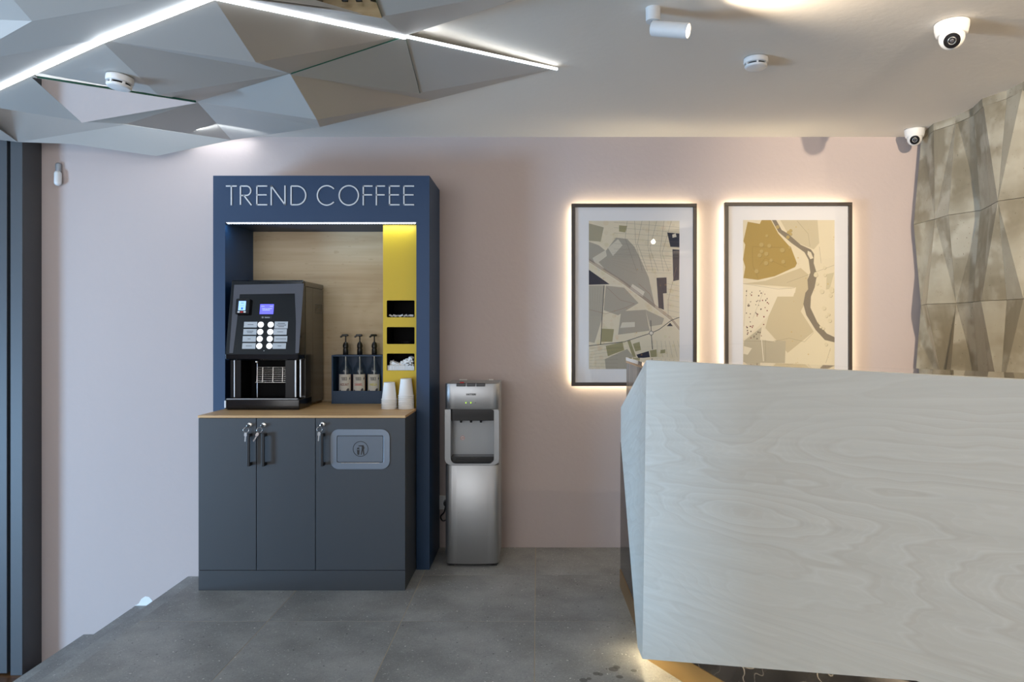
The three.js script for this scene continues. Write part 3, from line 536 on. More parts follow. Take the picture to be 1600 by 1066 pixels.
  for (const [px, w] of [[366.8, 1.6], [462.2, 2.2], [469.8, 2.0]]) { const p = at(px, 600, 3.823); obj('chrome_strip', box(p.x - w * pw / 2, p.x + w * pw / 2, 0.945, 1.152, 3.818, 3.824, 0.001), M.steel, t); }
  obj('bay_back', box(xl + 0.03, xr - 0.03, 0.93, 1.16, 3.99, 4.03), M.soot, t);
  const sp = at(401.5, 565.3, 3.86); obj('spout', [new THREE.SphereGeometry(0.010, 18, 12).translate(sp.x, sp.y, sp.z), new THREE.CylinderGeometry(0.005, 0.005, 0.03, 12).translate(sp.x, sp.y + 0.016, sp.z)], M.chrome, t);
  obj('drip_tray', [box(xl - 0.003, xr + 0.006, TOP + 0.006, 0.937, 3.782, 3.99, 0.006, 3), box(xl + 0.004, xr - 0.004, TOP + 0.0003, TOP + 0.008, 3.80, 3.98)], M.blackGloss, t);
  obj('tray_rim', [box(xl + 0.006, xr - 0.006, 0.9365, 0.9405, 3.786, 3.80, 0.001), box(xl - 0.0036, xl + 0.006, TOP + 0.012, 0.930, 3.7812, 3.786, 0.001)], M.steel, t);
  // wire cup rest
  const gx0 = at(402, 0, 3.86).x, gx1 = at(459.5, 0, 3.86).x, gy0 = at(0, 597.5, 3.86).y, gy1 = at(0, 574, 3.86).y, wires = [];
  for (const f of [0, 0.15, 0.43, 0.69, 0.83, 1]) wires.push(rod(V3(gx0 + (gx1 - gx0) * f, gy0, -3.855), V3(gx0 + (gx1 - gx0) * f, gy1, -3.862), 0.0018));
  for (let i = 0; i < 9; i++) wires.push(rod(V3(gx0, gy0 + (gy1 - gy0) * i / 8, -3.857), V3(gx1, gy0 + (gy1 - gy0) * i / 8, -3.857), 0.0012));
  wires.push(rod(V3(gx0 - 0.008, gy0, -3.853), V3(gx1 + 0.012, gy0, -3.853), 0.002));
  obj('cup_rest', wires, M.chrome, t);
  obj('rest_post', rod(V3(gx0 - 0.002, 0.94, -3.865), V3(gx0 - 0.002, 1.155, -3.865), 0.0022), M.steel, t); for (const x of [gx0, gx1]) obj('rest_arm', rod(V3(x, gy0, -3.857), V3(x, gy0, -3.99), 0.002), M.steel, t);
  settle(t);
}

// ================================================================ SYRUP RACK, BOTTLES, CUPS
{
  const zr = 4.118, x0 = at(518, 0, zr).x, x1 = at(598.5, 0, zr).x, yt = at(0, 555, zr).y, yo = at(0, 611, zr).y, k = 0.0085, zb = 4.2385;
  const t = thing('syrup_rack', 'small open blue box holding three syrup bottles on the worktop', 'rack');
  obj('side_panel', box(x0, x0 + k, TOP, yt, zr, zb, 0.001), M.blue, t); obj('side_panel', box(x1 - k, x1, TOP, yt, zr, zb, 0.001), M.blue, t);
  const cxs = [540.2, 562.2, 585].map((p) => at(p, 0, 4.178).x), cz = 4.178;
  const bars = [box(x0 + k, x1 - k, yt - k, yt, zr, cz - 0.0165), box(x0 + k, x1 - k, yt - k, yt, cz + 0.0165, zb)];
  [x0 + k, ...cxs, x1 - k].reduce((a, b, i) => { bars.push(box(a + (i > 1 ? 0.0165 : 0), b - (i < 4 ? 0.0165 : 0), yt - k, yt, cz - 0.0165, cz + 0.0165)); return b; });
  obj('top_panel', bars, M.blue, t);
  obj('front_panel', box(x0 + k, x1 - k, TOP, yo, zr, zr + k, 0.001), M.blue, t);
  obj('rack_floor', box(x0 + k, x1 - k, yo - 0.075, yo - 0.067, zr + k, zb), M.blue, t);
  obj('back_panel', box(x0 + k, x1 - k, TOP, yt - k, zb - 0.003, zb), M.blue, t);
  settle(t);
  const kinds = [['HAZELNUT', '#7a3a2c', '#6b2f28', 'brown-edged'], ['CARAMEL', '#c2453a', '#8a4a2c', 'red-lettered'], ['VANILLA', '#c9c040', '#b6ae3a', 'yellow-edged']];
  kinds.forEach(([word, ink, edge, look], i) => {
    const b = thing('syrup_bottle', `clear syrup bottle with ${look} ${word} label and black pump in the blue box`, 'bottle', 'syrup bottles in the blue box'), base = yo - 0.067, R = 0.0385, x = cxs[i], h = yt - base;
    const g = obj('bottle_glass', lathe([[0, 0.001], [R - 0.004, 0.001], [R, 0.006], [R, 0.180], [R - 0.005, 0.200], [R - 0.016, 0.222], [0.016, 0.236], [0.0125, 0.246], [0.0125, h + 0.002]], 32).translate(x, base, -cz), M.clear, b);
    obj('dip_tube', new THREE.CylinderGeometry(0.003, 0.003, h - 0.02, 10).translate(x, base + h / 2, -cz), M.paper, b);
    const lt = canvasTex(256, 192, (c, w, hh) => {
      c.fillStyle = '#cfcbc4'; c.fillRect(0, 0, w, hh); c.fillStyle = edge; c.fillRect(0, 0, 20, hh); c.fillRect(w - 14, 0, 14, hh);
      c.fillStyle = '#3c3a3c'; c.font = 'bold 44px sans-serif'; c.textAlign = 'center'; c.fillText('1883', w / 2, 58); c.font = 'bold 30px sans-serif'; c.fillStyle = ink; c.fillText(word, w / 2, 108);
      c.fillStyle = '#55545a'; for (const [a, d, r] of [[60, 160, 20], [188, 150, 24], [120, 172, 14], [222, 40, 14]]) { c.beginPath(); c.ellipse(a, d, r, r * 0.6, a, 0, 6.3); c.fill(); }
    });
    obj('bottle_label', new THREE.CylinderGeometry(R + 0.0006, R + 0.0006, 0.118, 40, 1, true, -1.2, 2.4).translate(x, base + 0.067 + 0.036, -cz), std({ map: lt, roughness: 0.6, side: THREE.DoubleSide }), b);
    const y = yt - 0.002;
    obj('pump', [lathe([[0, 0], [0.0155, 0], [0.0155, 0.036], [0.0135, 0.038], [0.0135, 0.042], [0.016, 0.044], [0.0165, 0.058], [0.012, 0.072], [0.007, 0.076], [0.0042, 0.082], [0.0042, 0.112], [0, 0.112]], 20).translate(x, y, -cz),
      new RoundedBoxGeometry(0.038, 0.013, 0.018, 2, 0.005).translate(x - 0.004, y + 0.117, -cz), new RoundedBoxGeometry(0.016, 0.010, 0.014, 2, 0.004).rotateZ(0.6).translate(x - 0.024, y + 0.110, -cz + 0.004)].map((g2) => i === 2 ? g2.translate(-x, 0, cz).rotateY(0.5).translate(x, 0, -cz) : g2), M.black, b);
    settle(b);
  });
  // upturned paper cups
  const cup = obj('paper_cup', lathe([[0.0405, 0], [0.0432, 0.0012], [0.0438, 0.003], [0.0425, 0.005], [0.0398, 0.0056], [0.0295, 0.094], [0.0285, 0.0955], [0.0285, 0.093], [0, 0.093]], 36), M.paper);
  let first = true;
  const stack = (px, n, top, lab, grp, topLab) => {
    const p = at(px, 0, 3.853);
    for (let i = 0; i < n; i++) { const c = first ? cup : cup.clone(); if (!first) { c.name = numbered('paper_cup'); scene.add(c); } first = false; c.position.set(p.x, TOP + 0.0003 + i * top, -3.853); c.rotation.y = i; c.userData = {}; tag(c, i === n - 1 ? topLab : lab, 'cup', i === n - 1 ? undefined : grp); }
  };
  stack(608.3, 6, 0.0098, 'white paper cup nested under the top cup of the shorter stack', 'nested cups of the shorter stack', 'upturned white paper cup on top of the shorter stack');
  stack(634.5, 8, 0.0098, 'white paper cup nested under the top cup of the taller stack', 'nested cups of the taller stack', 'upturned white paper cup on top of the taller stack');
}

// ================================================================ WATER COOLER
{
  const t = thing('water_cooler', 'silver bottom-loading water cooler between the blue niche and the pictures', 'water cooler');
  const zf = 3.905, zb = 4.205, x0 = at(695.7, 0, zf + 0.02).x, x1 = at(780, 0, zf + 0.02).x, cx = (x0 + x1) / 2, W = x1 - x0, Y = (py) => at(0, py, zf + 0.01).y, yt = Y(599.2);
  // plan with a bowed front and soft corners
  const plan = (w, d0, d1, bow, r) => { const s = new THREE.Shape(); s.moveTo(-w / 2, -d1); s.lineTo(-w / 2, -d0 - r); s.quadraticCurveTo(-w / 2, -d0, -w / 2 + r, -d0 + bow * 0.45); s.quadraticCurveTo(0, -d0 + bow * 1.6, w / 2 - r, -d0 + bow * 0.45); s.quadraticCurveTo(w / 2, -d0, w / 2, -d0 - r); s.lineTo(w / 2, -d1); s.closePath(); return s; };
  const up = (shape, y0, y1, bev = 0) => new THREE.ExtrudeGeometry(shape, { depth: y1 - y0 - 2 * bev, bevelEnabled: bev > 0, bevelThickness: bev, bevelSize: bev, bevelOffset: -bev, bevelSegments: 2, curveSegments: 24 }).applyMatrix4(new THREE.Matrix4().set(1, 0, 0, cx, 0, 0, 1, y0 + bev, 0, 1, 0, 0, 0, 0, 0, 1));
  const fix = (g) => { const p = g.index ? g.toNonIndexed() : g, a = p.attributes.position; for (let i = 0; i < a.count; i += 3) { const q = [a.getX(i), a.getY(i), a.getZ(i)]; a.setXYZ(i, a.getX(i + 2), a.getY(i + 2), a.getZ(i + 2)); a.setXYZ(i + 2, ...q); } p.deleteAttribute('normal'); return toCreasedNormals(p, 0.6); };
  obj('side_casing', [box(x0 + 0.002, x0 + 0.012, 0.022, yt - 0.006, zf + 0.06, zb, 0.003), box(x1 - 0.012, x1 - 0.002, 0.022, yt - 0.006, zf + 0.06, zb, 0.003), box(x0 + 0.01, x1 - 0.01, 0.022, yt - 0.02, zb - 0.02, zb - 0.002)], M.silverMat, t);
  obj('top_cover', box(x0 + 0.002, x1 - 0.002, yt - 0.016, yt - 0.001, zf + 0.035, zb, 0.005), M.silverMat, t);
  obj('top_clips', [box(cx - 0.10, cx - 0.055, yt - 0.002, yt + 0.004, zb - 0.03, zb - 0.005, 0.001), box(cx + 0.075, cx + 0.10, yt - 0.002, yt + 0.004, zb - 0.03, zb - 0.005, 0.001)], M.paper, t);
  obj('head', fix(up(plan(W, zf + 0.012, zf + 0.13, 0.012, 0.022), Y(639.6), yt - 0.0005, 0.004)), M.silver, t);
  obj('lower_door', fix(up(plan(W, zf + 0.012, zf + 0.07, 0.012, 0.03), Y(881), Y(726.8), 0.005)), M.silver, t);
  obj('base', [fix(up(plan(W - 0.01, zf + 0.02, zb - 0.01, 0.008, 0.03), 0.006, Y(880.5))), box(x0 + 0.012, x0 + 0.05, 0, 0.01, zf + 0.02, zf + 0.05), box(x1 - 0.05, x1 - 0.012, 0, 0.01, zf + 0.02, zf + 0.05), box(x0 + 0.012, x0 + 0.05, 0, 0.01, zb - 0.05, zb - 0.02), box(x1 - 0.05, x1 - 0.012, 0, 0.01, zb - 0.05, zb - 0.02)], M.black, t);
  // U-shaped arms round the dispensing bay
  const ix0 = at(703.8, 0, zf).x - cx, ix1 = at(772, 0, zf).x - cx, ya = Y(640), yb = Y(726.6), yi = Y(724.6), u = new THREE.Shape(), r = 0.036, r2 = 0.03;
  u.moveTo(-W / 2, ya); u.lineTo(-W / 2, yb + r); u.absarc(-W / 2 + r, yb + r, r, Math.PI, Math.PI * 1.5); u.lineTo(W / 2 - r, yb); u.absarc(W / 2 - r, yb + r, r, -Math.PI / 2, 0); u.lineTo(W / 2, ya - 0.006); u.absarc(W / 2 - 0.012, ya - 0.012, 0.012, 0, Math.PI / 2);
  u.lineTo(ix1 - 0.012, ya); u.absarc(ix1 - 0.012, ya - 0.012, 0.012, Math.PI / 2, 0, true); u.lineTo(ix1, yi + r2); u.absarc(ix1 - r2, yi + r2, r2, 0, -Math.PI / 2, true); u.lineTo(ix0 + r2, yi); u.absarc(ix0 + r2, yi + r2, r2, -Math.PI / 2, -Math.PI, true); u.lineTo(ix0, ya); u.closePath();
  obj('bay_arms', extrude(u, 0.05, 0.0015).translate(cx, 0, -zf - 0.055), M.armMetal, t);
  obj('bay_top', box(cx + ix0 - 0.004, cx + ix1 + 0.004, Y(658.5), Y(639), zf + 0.035, zb - 0.03, 0.002), M.blackGloss, t);
  obj('bay_back', box(cx + ix0 - 0.006, cx + ix1 + 0.006, Y(716), Y(657), zf + 0.105, zf + 0.13), M.silverMat, t);
  obj('bay_cheek', [box(cx + ix0 - 0.008, cx + ix0 - 0.001, Y(724), Y(641), zf + 0.05, zf + 0.13), box(cx + ix1 + 0.001, cx + ix1 + 0.008, Y(724), Y(641), zf + 0.05, zf + 0.13)], M.silverMat, t);
  obj('drip_tray', [box(cx + ix0 - 0.002, cx + ix1 + 0.002, Y(724.4), Y(714.5), zf + 0.02, zf + 0.11, 0.004)], M.blackGloss, t);
  for (const px of [720.5, 736, 751.5]) { const p = at(px, 0, zf + 0.06); obj('tap', [new THREE.CylinderGeometry(0.008, 0.006, 0.016, 14).translate(p.x, Y(660), -zf - 0.06)], M.black, t); }
  [[713.2, 727.6], [729.2, 742.8], [744.2, 758]].forEach(([a, b]) => { const p = at(a, 0, zf), q = at(b, 0, zf); obj('tap_button', box(p.x, q.x, Y(603.6), Y(599) + 0.001, zf - 0.008, zf + 0.025, 0.002), M.black, t); });
  { const p = at(722, 0, zf + 0.015); obj('hot_water_catch', box(p.x - 0.011, p.x + 0.011, Y(599), Y(597.2), zf + 0.002, zf + 0.018, 0.002), M.red, t); }
  const zc = zf - 0.0075;
  const font = await new FontLoader().loadAsync('fonts/droid/droid_sans_bold.typeface.json');
  const tg = new TextGeometry('VATTEN', { font, size: 0.0105, depth: 0.0012, curveSegments: 3 }); tg.computeBoundingBox(); const bb = tg.boundingBox, tx = at(735.6, 616.6, zc);
  obj('maker_name', tg.translate(tx.x - (bb.max.x + bb.min.x) / 2, tx.y - 0.005, -zc), M.black, t);
  [728, 735.6].forEach((px) => { const p = at(px, 629.6, zc); obj('status_light', new THREE.CylinderGeometry(0.0032, 0.0032, 0.002, 14).rotateX(Math.PI / 2).translate(p.x, p.y, p.z), M.greenLed, t); });
  { const p = at(743, 629.6, zc); obj('status_mark', box(p.x - 0.003, p.x + 0.003, p.y - 0.001, p.y + 0.001, zc - 0.001, zc + 0.001), M.black, t); }
  const stx = canvasTex(96, 96, (x, w) => { x.fillStyle = '#8d9196'; x.fillRect(0, 0, w, w); x.fillStyle = '#d8d4d2'; x.beginPath(); x.arc(48, 48, 46, 0, 6.3); x.fill(); x.lineWidth = 7; x.strokeStyle = '#b4564e'; x.beginPath(); x.arc(48, 48, 40, 0, 6.3); x.stroke(); x.fillStyle = '#a8443e'; x.fillRect(42, 22, 12, 34); x.fillRect(42, 62, 12, 12); });
  { const p = at(722.8, 684.5, zf + 0.104); obj('warning_sticker', new THREE.CylinderGeometry(0.0135, 0.0135, 0.001, 28).rotateX(Math.PI / 2).translate(p.x, p.y, p.z), std({ map: stx, roughness: 0.6 }), t); }
  settle(t);
  // wall socket with plug and cable between niche and cooler
  const so = thing('wall_socket', 'white double wall socket behind the water cooler', 'socket'), sp = at(690.5, 785, ZW);
  obj('cover_plate', box(sp.x - 0.075, sp.x + 0.06, sp.y - 0.042, sp.y + 0.042, ZW - 0.009, ZW, 0.003), M.white, so);
  for (const dx of [-0.036, 0.03]) obj('socket_cup', new THREE.CylinderGeometry(0.021, 0.021, 0.004, 24).rotateX(Math.PI / 2).translate(sp.x + dx, sp.y, -ZW + 0.008), M.silverMat, so);
  settle(so);
  const cb = thing('power_cord', 'black power cord with plug hanging behind the water cooler', 'cord');
  const pg = V3(sp.x + 0.03, sp.y, -ZW + 0.022);
  obj('plug', new THREE.CylinderGeometry(0.016, 0.018, 0.03, 18).rotateX(Math.PI / 2).translate(pg.x, pg.y, pg.z + 0.0032), M.black, cb);
  const cu = new THREE.CatmullRomCurve3([pg.clone().add(V3(0, 0, 0.018)), pg.clone().add(V3(-0.012, -0.05, 0.015)), pg.clone().add(V3(-0.034, -0.08, 0.008)), pg.clone().add(V3(-0.02, -0.105, 0.006)), pg.clone().add(V3(0.02, -0.09, 0.006)), pg.clone().add(V3(0.055, -0.1, 0.004)), pg.clone().add(V3(0.06, -0.3, -0.004)), pg.clone().add(V3(0.065, -pg.y + 0.006, -0.004))]);
  obj('cable', new THREE.TubeGeometry(cu, 60, 0.0042, 8), M.black, cb);
  settle(cb);
}

// ================================================================ PICTURES WITH LIT BACKS
function mapA(x, w, h) {                                      // street plan
  const P = (pts, c, s, lw) => { x.beginPath(); pts.forEach(([a, b], i) => i ? x.lineTo(a * w, b * h) : x.moveTo(a * w, b * h)); if (c) { x.closePath(); x.fillStyle = c; x.fill(); } if (s) { x.strokeStyle = s; x.lineWidth = lw; x.stroke(); } };
  x.fillStyle = '#d6cab0'; x.fillRect(0, 0, w, h);
  for (let i = 0; i < 260; i++) { x.fillStyle = `rgba(${170 + 40 * rnd()},${140 + 40 * rnd()},100,${0.05 + 0.1 * rnd()})`; x.beginPath(); x.arc(rnd() * w, rnd() * h, 3 + 22 * rnd(), 0, 6.3); x.fill(); }
  const T = (a, b) => [(a - 157) / 443, (b - 173) / 725], Q = (l) => l.map(([a, b]) => T(a, b));
  P(Q([[157, 185], [230, 205], [215, 275], [157, 270]]), '#a39a80'); P(Q([[157, 275], [205, 292], [240, 320], [290, 255], [345, 262], [380, 300], [405, 350], [450, 450], [482, 600], [430, 560], [300, 455], [157, 365]]), '#a19a8b');
  P(Q([[250, 305], [300, 262], [322, 292], [275, 345]]), '#c9c1ae'); P(Q([[175, 355], [240, 315], [245, 345], [205, 375], [232, 405], [205, 420]]), '#c9c1ae');
  P(Q([[157, 490], [235, 488], [222, 650], [185, 770], [157, 765]]), '#aaa291'); P(Q([[240, 490], [330, 500], [400, 575], [300, 635], [230, 610]]), '#a59d8d');
  P(Q([[315, 615], [435, 608], [450, 690], [455, 710], [300, 730]]), '#a49c8c'); P(Q([[320, 670], [382, 668], [382, 692], [310, 697]]), '#cfc7b4'); P(Q([[435, 608], [525, 650], [515, 680], [455, 690]]), '#a8a090');
  P(Q([[370, 482], [430, 520], [420, 545], [355, 510]]), '#d2cab8');
  P(Q([[157, 412], [258, 483], [157, 486]]), '#2b2d3a'); P(Q([[540, 230], [600, 235], [600, 303], [556, 300]]), '#2b2d3a'); P(Q([[566, 312], [600, 315], [598, 462], [570, 468]]), '#2b2d3a'); P(Q([[488, 452], [537, 450], [538, 527], [520, 528], [524, 608], [498, 598]]), '#2b2d3a'); P(Q([[538, 688], [555, 672], [568, 688]]), '#2b2d3a'); P(Q([[390, 828], [450, 810], [456, 840], [400, 846]]), '#2b2d3a');
  P(Q([[565, 240], [582, 234], [586, 252], [566, 256]]), '#d4ccba');
  for (const q of [[[220, 700], [280, 703], [272, 765], [218, 765]], [[240, 785], [322, 766], [330, 805], [250, 835]], [[305, 195], [345, 198], [335, 230], [305, 225]], [[372, 775], [405, 765], [412, 805], [385, 812]], [[455, 808], [488, 802], [490, 838], [460, 840]], [[508, 805], [532, 802], [530, 820], [506, 822]], [[300, 838], [325, 835], [328, 866], [304, 866]], [[345, 760], [360, 758], [388, 838], [372, 840]]]) P(Q(q), '#98906a');
  P(Q([[235, 850], [345, 800], [385, 850], [350, 898], [240, 898]]), '#a59d8c');
  const ln = (l, s = '#5a564e', lw = 1.6) => P(Q(l), null, s, lw);
  for (let i = 0; i < 7; i++) { ln([[345 + 36 * i, 173], [335 + 30 * i + 20 * (i % 2), 260 + 12 * i], [392 + 26 * i, 420]], '#6b665c', 1.6); ln([[280, 180 + 26 * i], [600, 205 + 24 * i]], '#7d776a', 1.2); ln([[410, 330 + 16 * i], [560, 345 + 14 * i]], '#7d776a', 1.1); ln([[470 + 20 * i, 760], [470 + 24 * i, 840]], '#7d776a', 1.2); ln([[540, 480 + 26 * i], [600, 492 + 26 * i]], '#7d776a', 1.1); ln([[160 + 14 * i, 500], [170 + 8 * i, 640]], '#8a8578', 1.1); ln([[160, 800 + 14 * i], [300, 770 + 20 * i]], '#7d776a', 1.1); ln([[270, 330 + 9 * i], [390, 300 + 22 * i]], '#868177', 0.9); }
  for (const k of [-9, -3, 3, 9]) ln([[157, 368 + k], [330, 480 + k], [482, 595 + k], [560, 655 + k], [600, 705 + k]], k === 9 ? '#d8d0c0' : '#7a5b4e', 3);
  ln([[245, 498], [310, 560], [380, 578], [330, 600], [240, 628], [157, 606]], '#8a6a5c', 2); ln([[400, 480], [455, 530], [482, 590]], '#8a5f50', 2.2); ln([[585, 400], [545, 560], [545, 640]], '#8a6a5c', 2);
  ln([[155, 785], [215, 778], [330, 765], [420, 735], [462, 722], [500, 705], [560, 660], [600, 645]], '#34353c', 5); ln([[460, 660], [462, 722], [468, 802]], '#34353c', 5); ln([[232, 488], [222, 650], [215, 778]], '#34353c', 5); ln([[157, 487], [330, 489]], '#e0d9c8', 3);
  x.beginPath(); { const [a, b] = T(462, 722); x.arc(a * w, b * h, 0.022 * w, 0, 6.3); x.fillStyle = '#d8d0c0'; x.fill(); x.lineWidth = 4; x.strokeStyle = '#34353c'; x.stroke(); }
  for (let i = 0; i < 40; i++) { x.fillStyle = `rgba(176,122,62,${0.15 + 0.35 * rnd()})`; x.beginPath(); x.arc(rnd() * w, rnd() * h, 2 + 7 * rnd() * rnd(), 0, 6.3); x.fill(); }
}
function mapB(x, w, h) {                                      // river plan
  const T = (a, b) => [(a - 210) / 492 * w, (b - 186) / 800 * h];
  const P = (pts, c, s, lw) => { x.beginPath(); pts.forEach(([a, b], i) => { const q = T(a, b); i ? x.lineTo(...q) : x.moveTo(...q); }); if (c) { x.closePath(); x.fillStyle = c; x.fill(); } if (s) { x.strokeStyle = s; x.lineWidth = lw; x.stroke(); } };
  x.fillStyle = '#ddd0b2'; x.fillRect(0, 0, w, h);
  P([[410, 186], [610, 186], [620, 310], [590, 345], [480, 300], [440, 240]], '#c8bb9c');
  P([[235, 195], [300, 207], [310, 186], [360, 186], [400, 260], [470, 340], [500, 420], [490, 440], [380, 490], [290, 510], [212, 500], [222, 440], [210, 400], [222, 320], [212, 300]], '#a98f50');
  P([[210, 530], [330, 515], [520, 445], [560, 480], [560, 600], [520, 680], [590, 790], [450, 905], [330, 770], [365, 640], [390, 590], [490, 580], [495, 550]], '#c6b795'); P([[210, 530], [330, 545], [470, 560], [495, 552], [480, 600], [395, 600], [350, 700], [240, 815], [210, 830]], '#e2d6bb');
  P([[215, 840], [310, 765], [300, 835], [440, 840], [435, 960], [210, 960]], '#b8ad93'); P([[312, 768], [345, 790], [385, 845], [302, 833]], '#e0d4b8'); P([[215, 868], [258, 880], [235, 915], [212, 910]], '#e0d4b8'); P([[590, 790], [702, 840], [702, 990], [430, 990], [450, 905]], '#dfd2b2');
  P([[365, 186], [388, 186], [418, 240], [450, 258], [520, 320], [575, 345], [592, 370], [590, 420], [608, 480], [595, 550], [575, 600], [572, 660], [610, 740], [660, 800], [702, 820], [702, 848], [650, 835], [600, 780], [550, 700], [534, 640], [545, 580], [560, 560], [556, 510], [572, 470], [562, 400], [540, 360], [470, 310], [400, 250]], '#857a68');
  P([[558, 352], [575, 360], [588, 392], [572, 398], [556, 370]], '#ded1b4');
  P([[660, 478], [700, 470], [676, 560], [656, 562]], '#c9bd9c');
  const ln = (l, s = '#8a7d66', lw = 1.6) => P(l, null, s, lw);
  ln([[210, 530], [400, 560], [490, 552]]); ln([[260, 330], [262, 430], [290, 500]], '#7d6738', 1.8); ln([[262, 330], [430, 335]], '#7d6738', 1.6); ln([[300, 430], [330, 390], [440, 440]], '#7d6738', 1.4); ln([[445, 525], [700, 430]]); ln([[620, 330], [630, 420]]); ln([[500, 190], [560, 260], [570, 330]], '#978a72', 1.8); ln([[210, 840], [360, 845], [460, 825], [540, 845], [590, 795]]); ln([[310, 835], [320, 950]], '#efe6d0', 5); ln([[330, 835], [332, 950]]); ln([[680, 880], [655, 960]]); ln([[230, 560], [215, 760]], '#9b8f7c', 1.4); ln([[320, 570], [262, 720]], '#9b8f7c', 1.4);
  for (let i = 0; i < 34; i++) { const [a, b] = i < 18 ? [rr(225, 490), rr(215, 490)] : [rr(600, 690), rr(440, 860)], q = T(a, b), r = rr(7, 13) * w / 492; x.fillStyle = 'rgba(90,74,40,0.35)'; x.beginPath(); x.arc(q[0] + 3, q[1] + 3, r, 0, 6.3); x.fill(); x.fillStyle = i < 18 ? '#b39d66' : '#d8cbaa'; x.beginPath(); x.arc(q[0], q[1], r, 0, 6.3); x.fill(); }
  for (let i = 0; i < 60; i++) { const v = rnd(), u = rnd(), a = 215 + 150 * u * (1 - 0.45 * v) + 10 * v, b = 560 + 270 * v, q = T(a, b); x.fillStyle = i % 3 ? '#5a4a3c' : '#7a3428'; x.fillRect(q[0], q[1], 5 + 5 * rnd(), 6 + 6 * rnd()); }
  for (let i = 0; i < 26; i++) { const q = T(rr(470, 700), rr(200, 960)); x.fillStyle = 'rgba(190,150,70,0.35)'; x.beginPath(); x.arc(q[0], q[1], 2 + 5 * rnd(), 0, 6.3); x.fill(); }
}
function picture(label, L, R, T, B, pr, draw) {
  const z = 4.195, p = thing('map_picture', label, 'picture', 'framed maps with lit backs'), a = at(L, B, z), b = at(R, T, z), fw = 0.021, x0 = a.x, x1 = b.x, y0 = a.y, y1 = b.y;
  obj('frame_bar', box(x0, x1, y1 - fw, y1, z, z + 0.03, 0.0015), M.frame, p); obj('frame_bar', box(x0, x1, y0, y0 + fw, z, z + 0.03, 0.0015), M.frame, p);
  obj('frame_bar', box(x0, x0 + fw, y0 + fw, y1 - fw, z, z + 0.03, 0.0015), M.frame, p); obj('frame_bar', box(x1 - fw, x1, y0 + fw, y1 - fw, z, z + 0.03, 0.0015), M.frame, p);
  obj('backing', box(x0 + fw, x1 - fw, y0 + fw, y1 - fw, z + 0.022, z + 0.03), M.black, p);
  obj('passepartout', box(x0 + fw - 0.002, x1 - fw + 0.002, y0 + fw - 0.002, y1 - fw + 0.002, z + 0.014, z + 0.018), M.mat, p);
  const c = at(pr[0], pr[3], z + 0.0135), d = at(pr[2], pr[1], z + 0.0135), t = canvasTex(768, Math.round(768 * (d.y - c.y) / (d.x - c.x)), draw);
  obj('map_print', new THREE.PlaneGeometry(d.x - c.x, d.y - c.y).translate((c.x + d.x) / 2, (c.y + d.y) / 2, -z - 0.0135), std({ map: t, roughness: 0.85 }), p);
  obj('glass', new THREE.PlaneGeometry(x1 - x0 - 2 * fw + 0.004, y1 - y0 - 2 * fw + 0.004).translate((x0 + x1) / 2, (y0 + y1) / 2, -z - 0.006), M.picGlass, p);
  // light strips on a slim carrier behind the frame, set in from its edge
  const i = 0.016, zs = z + 0.042, e = [[V3(x0 + i, y1 - i, -zs), V3(x1 - i, y1 - i, -zs), V3(0, 1, 0)], [V3(x0 + i, y0 + i, -zs), V3(x1 - i, y0 + i, -zs), V3(0, -1, 0)], [V3(x0 + i, y0 + i, -zs), V3(x0 + i, y1 - i, -zs), V3(-1, 0, 0)], [V3(x1 - i, y0 + i, -zs), V3(x1 - i, y1 - i, -zs), V3(1, 0, 0)]];
  obj('light_carrier', [box(x0 + 0.03, x1 - 0.03, y0 + 0.03, y0 + 0.05, z + 0.03, ZW), box(x0 + 0.03, x1 - 0.03, y1 - 0.05, y1 - 0.03, z + 0.03, ZW), box(x0 + 0.03, x0 + 0.05, y0 + 0.05, y1 - 0.05, z + 0.03, ZW), box(x1 - 0.05, x1 - 0.03, y0 + 0.05, y1 - 0.05, z + 0.03, ZW)], M.frame, p);
  for (const [s, q, n] of e) {
    obj('light_strip', bar(s, q, 0.008, 0.010, V3(0, 0, 1)).translate(-n.x * 0.007, -n.y * 0.007, 0), M.ledWarm, p);
    areaLight(s.clone().lerp(q, 0.5).addScaledVector(n, 0.003), n.clone().add(V3(0, 0, -0.25)), q.clone().sub(s), q.clone().sub(s).length(), 0.012, WARM, 24);
  }
  settle(p);
}
picture('framed street map in grey and beige with a warm glowing edge', 893, 1089, 318, 603.6, [920, 345.2, 1061.6, 576.8], mapA);
picture('framed map with a winding brown river and a warm glowing edge', 1133, 1332, 316, 602, [1161, 344, 1304, 575], mapB);

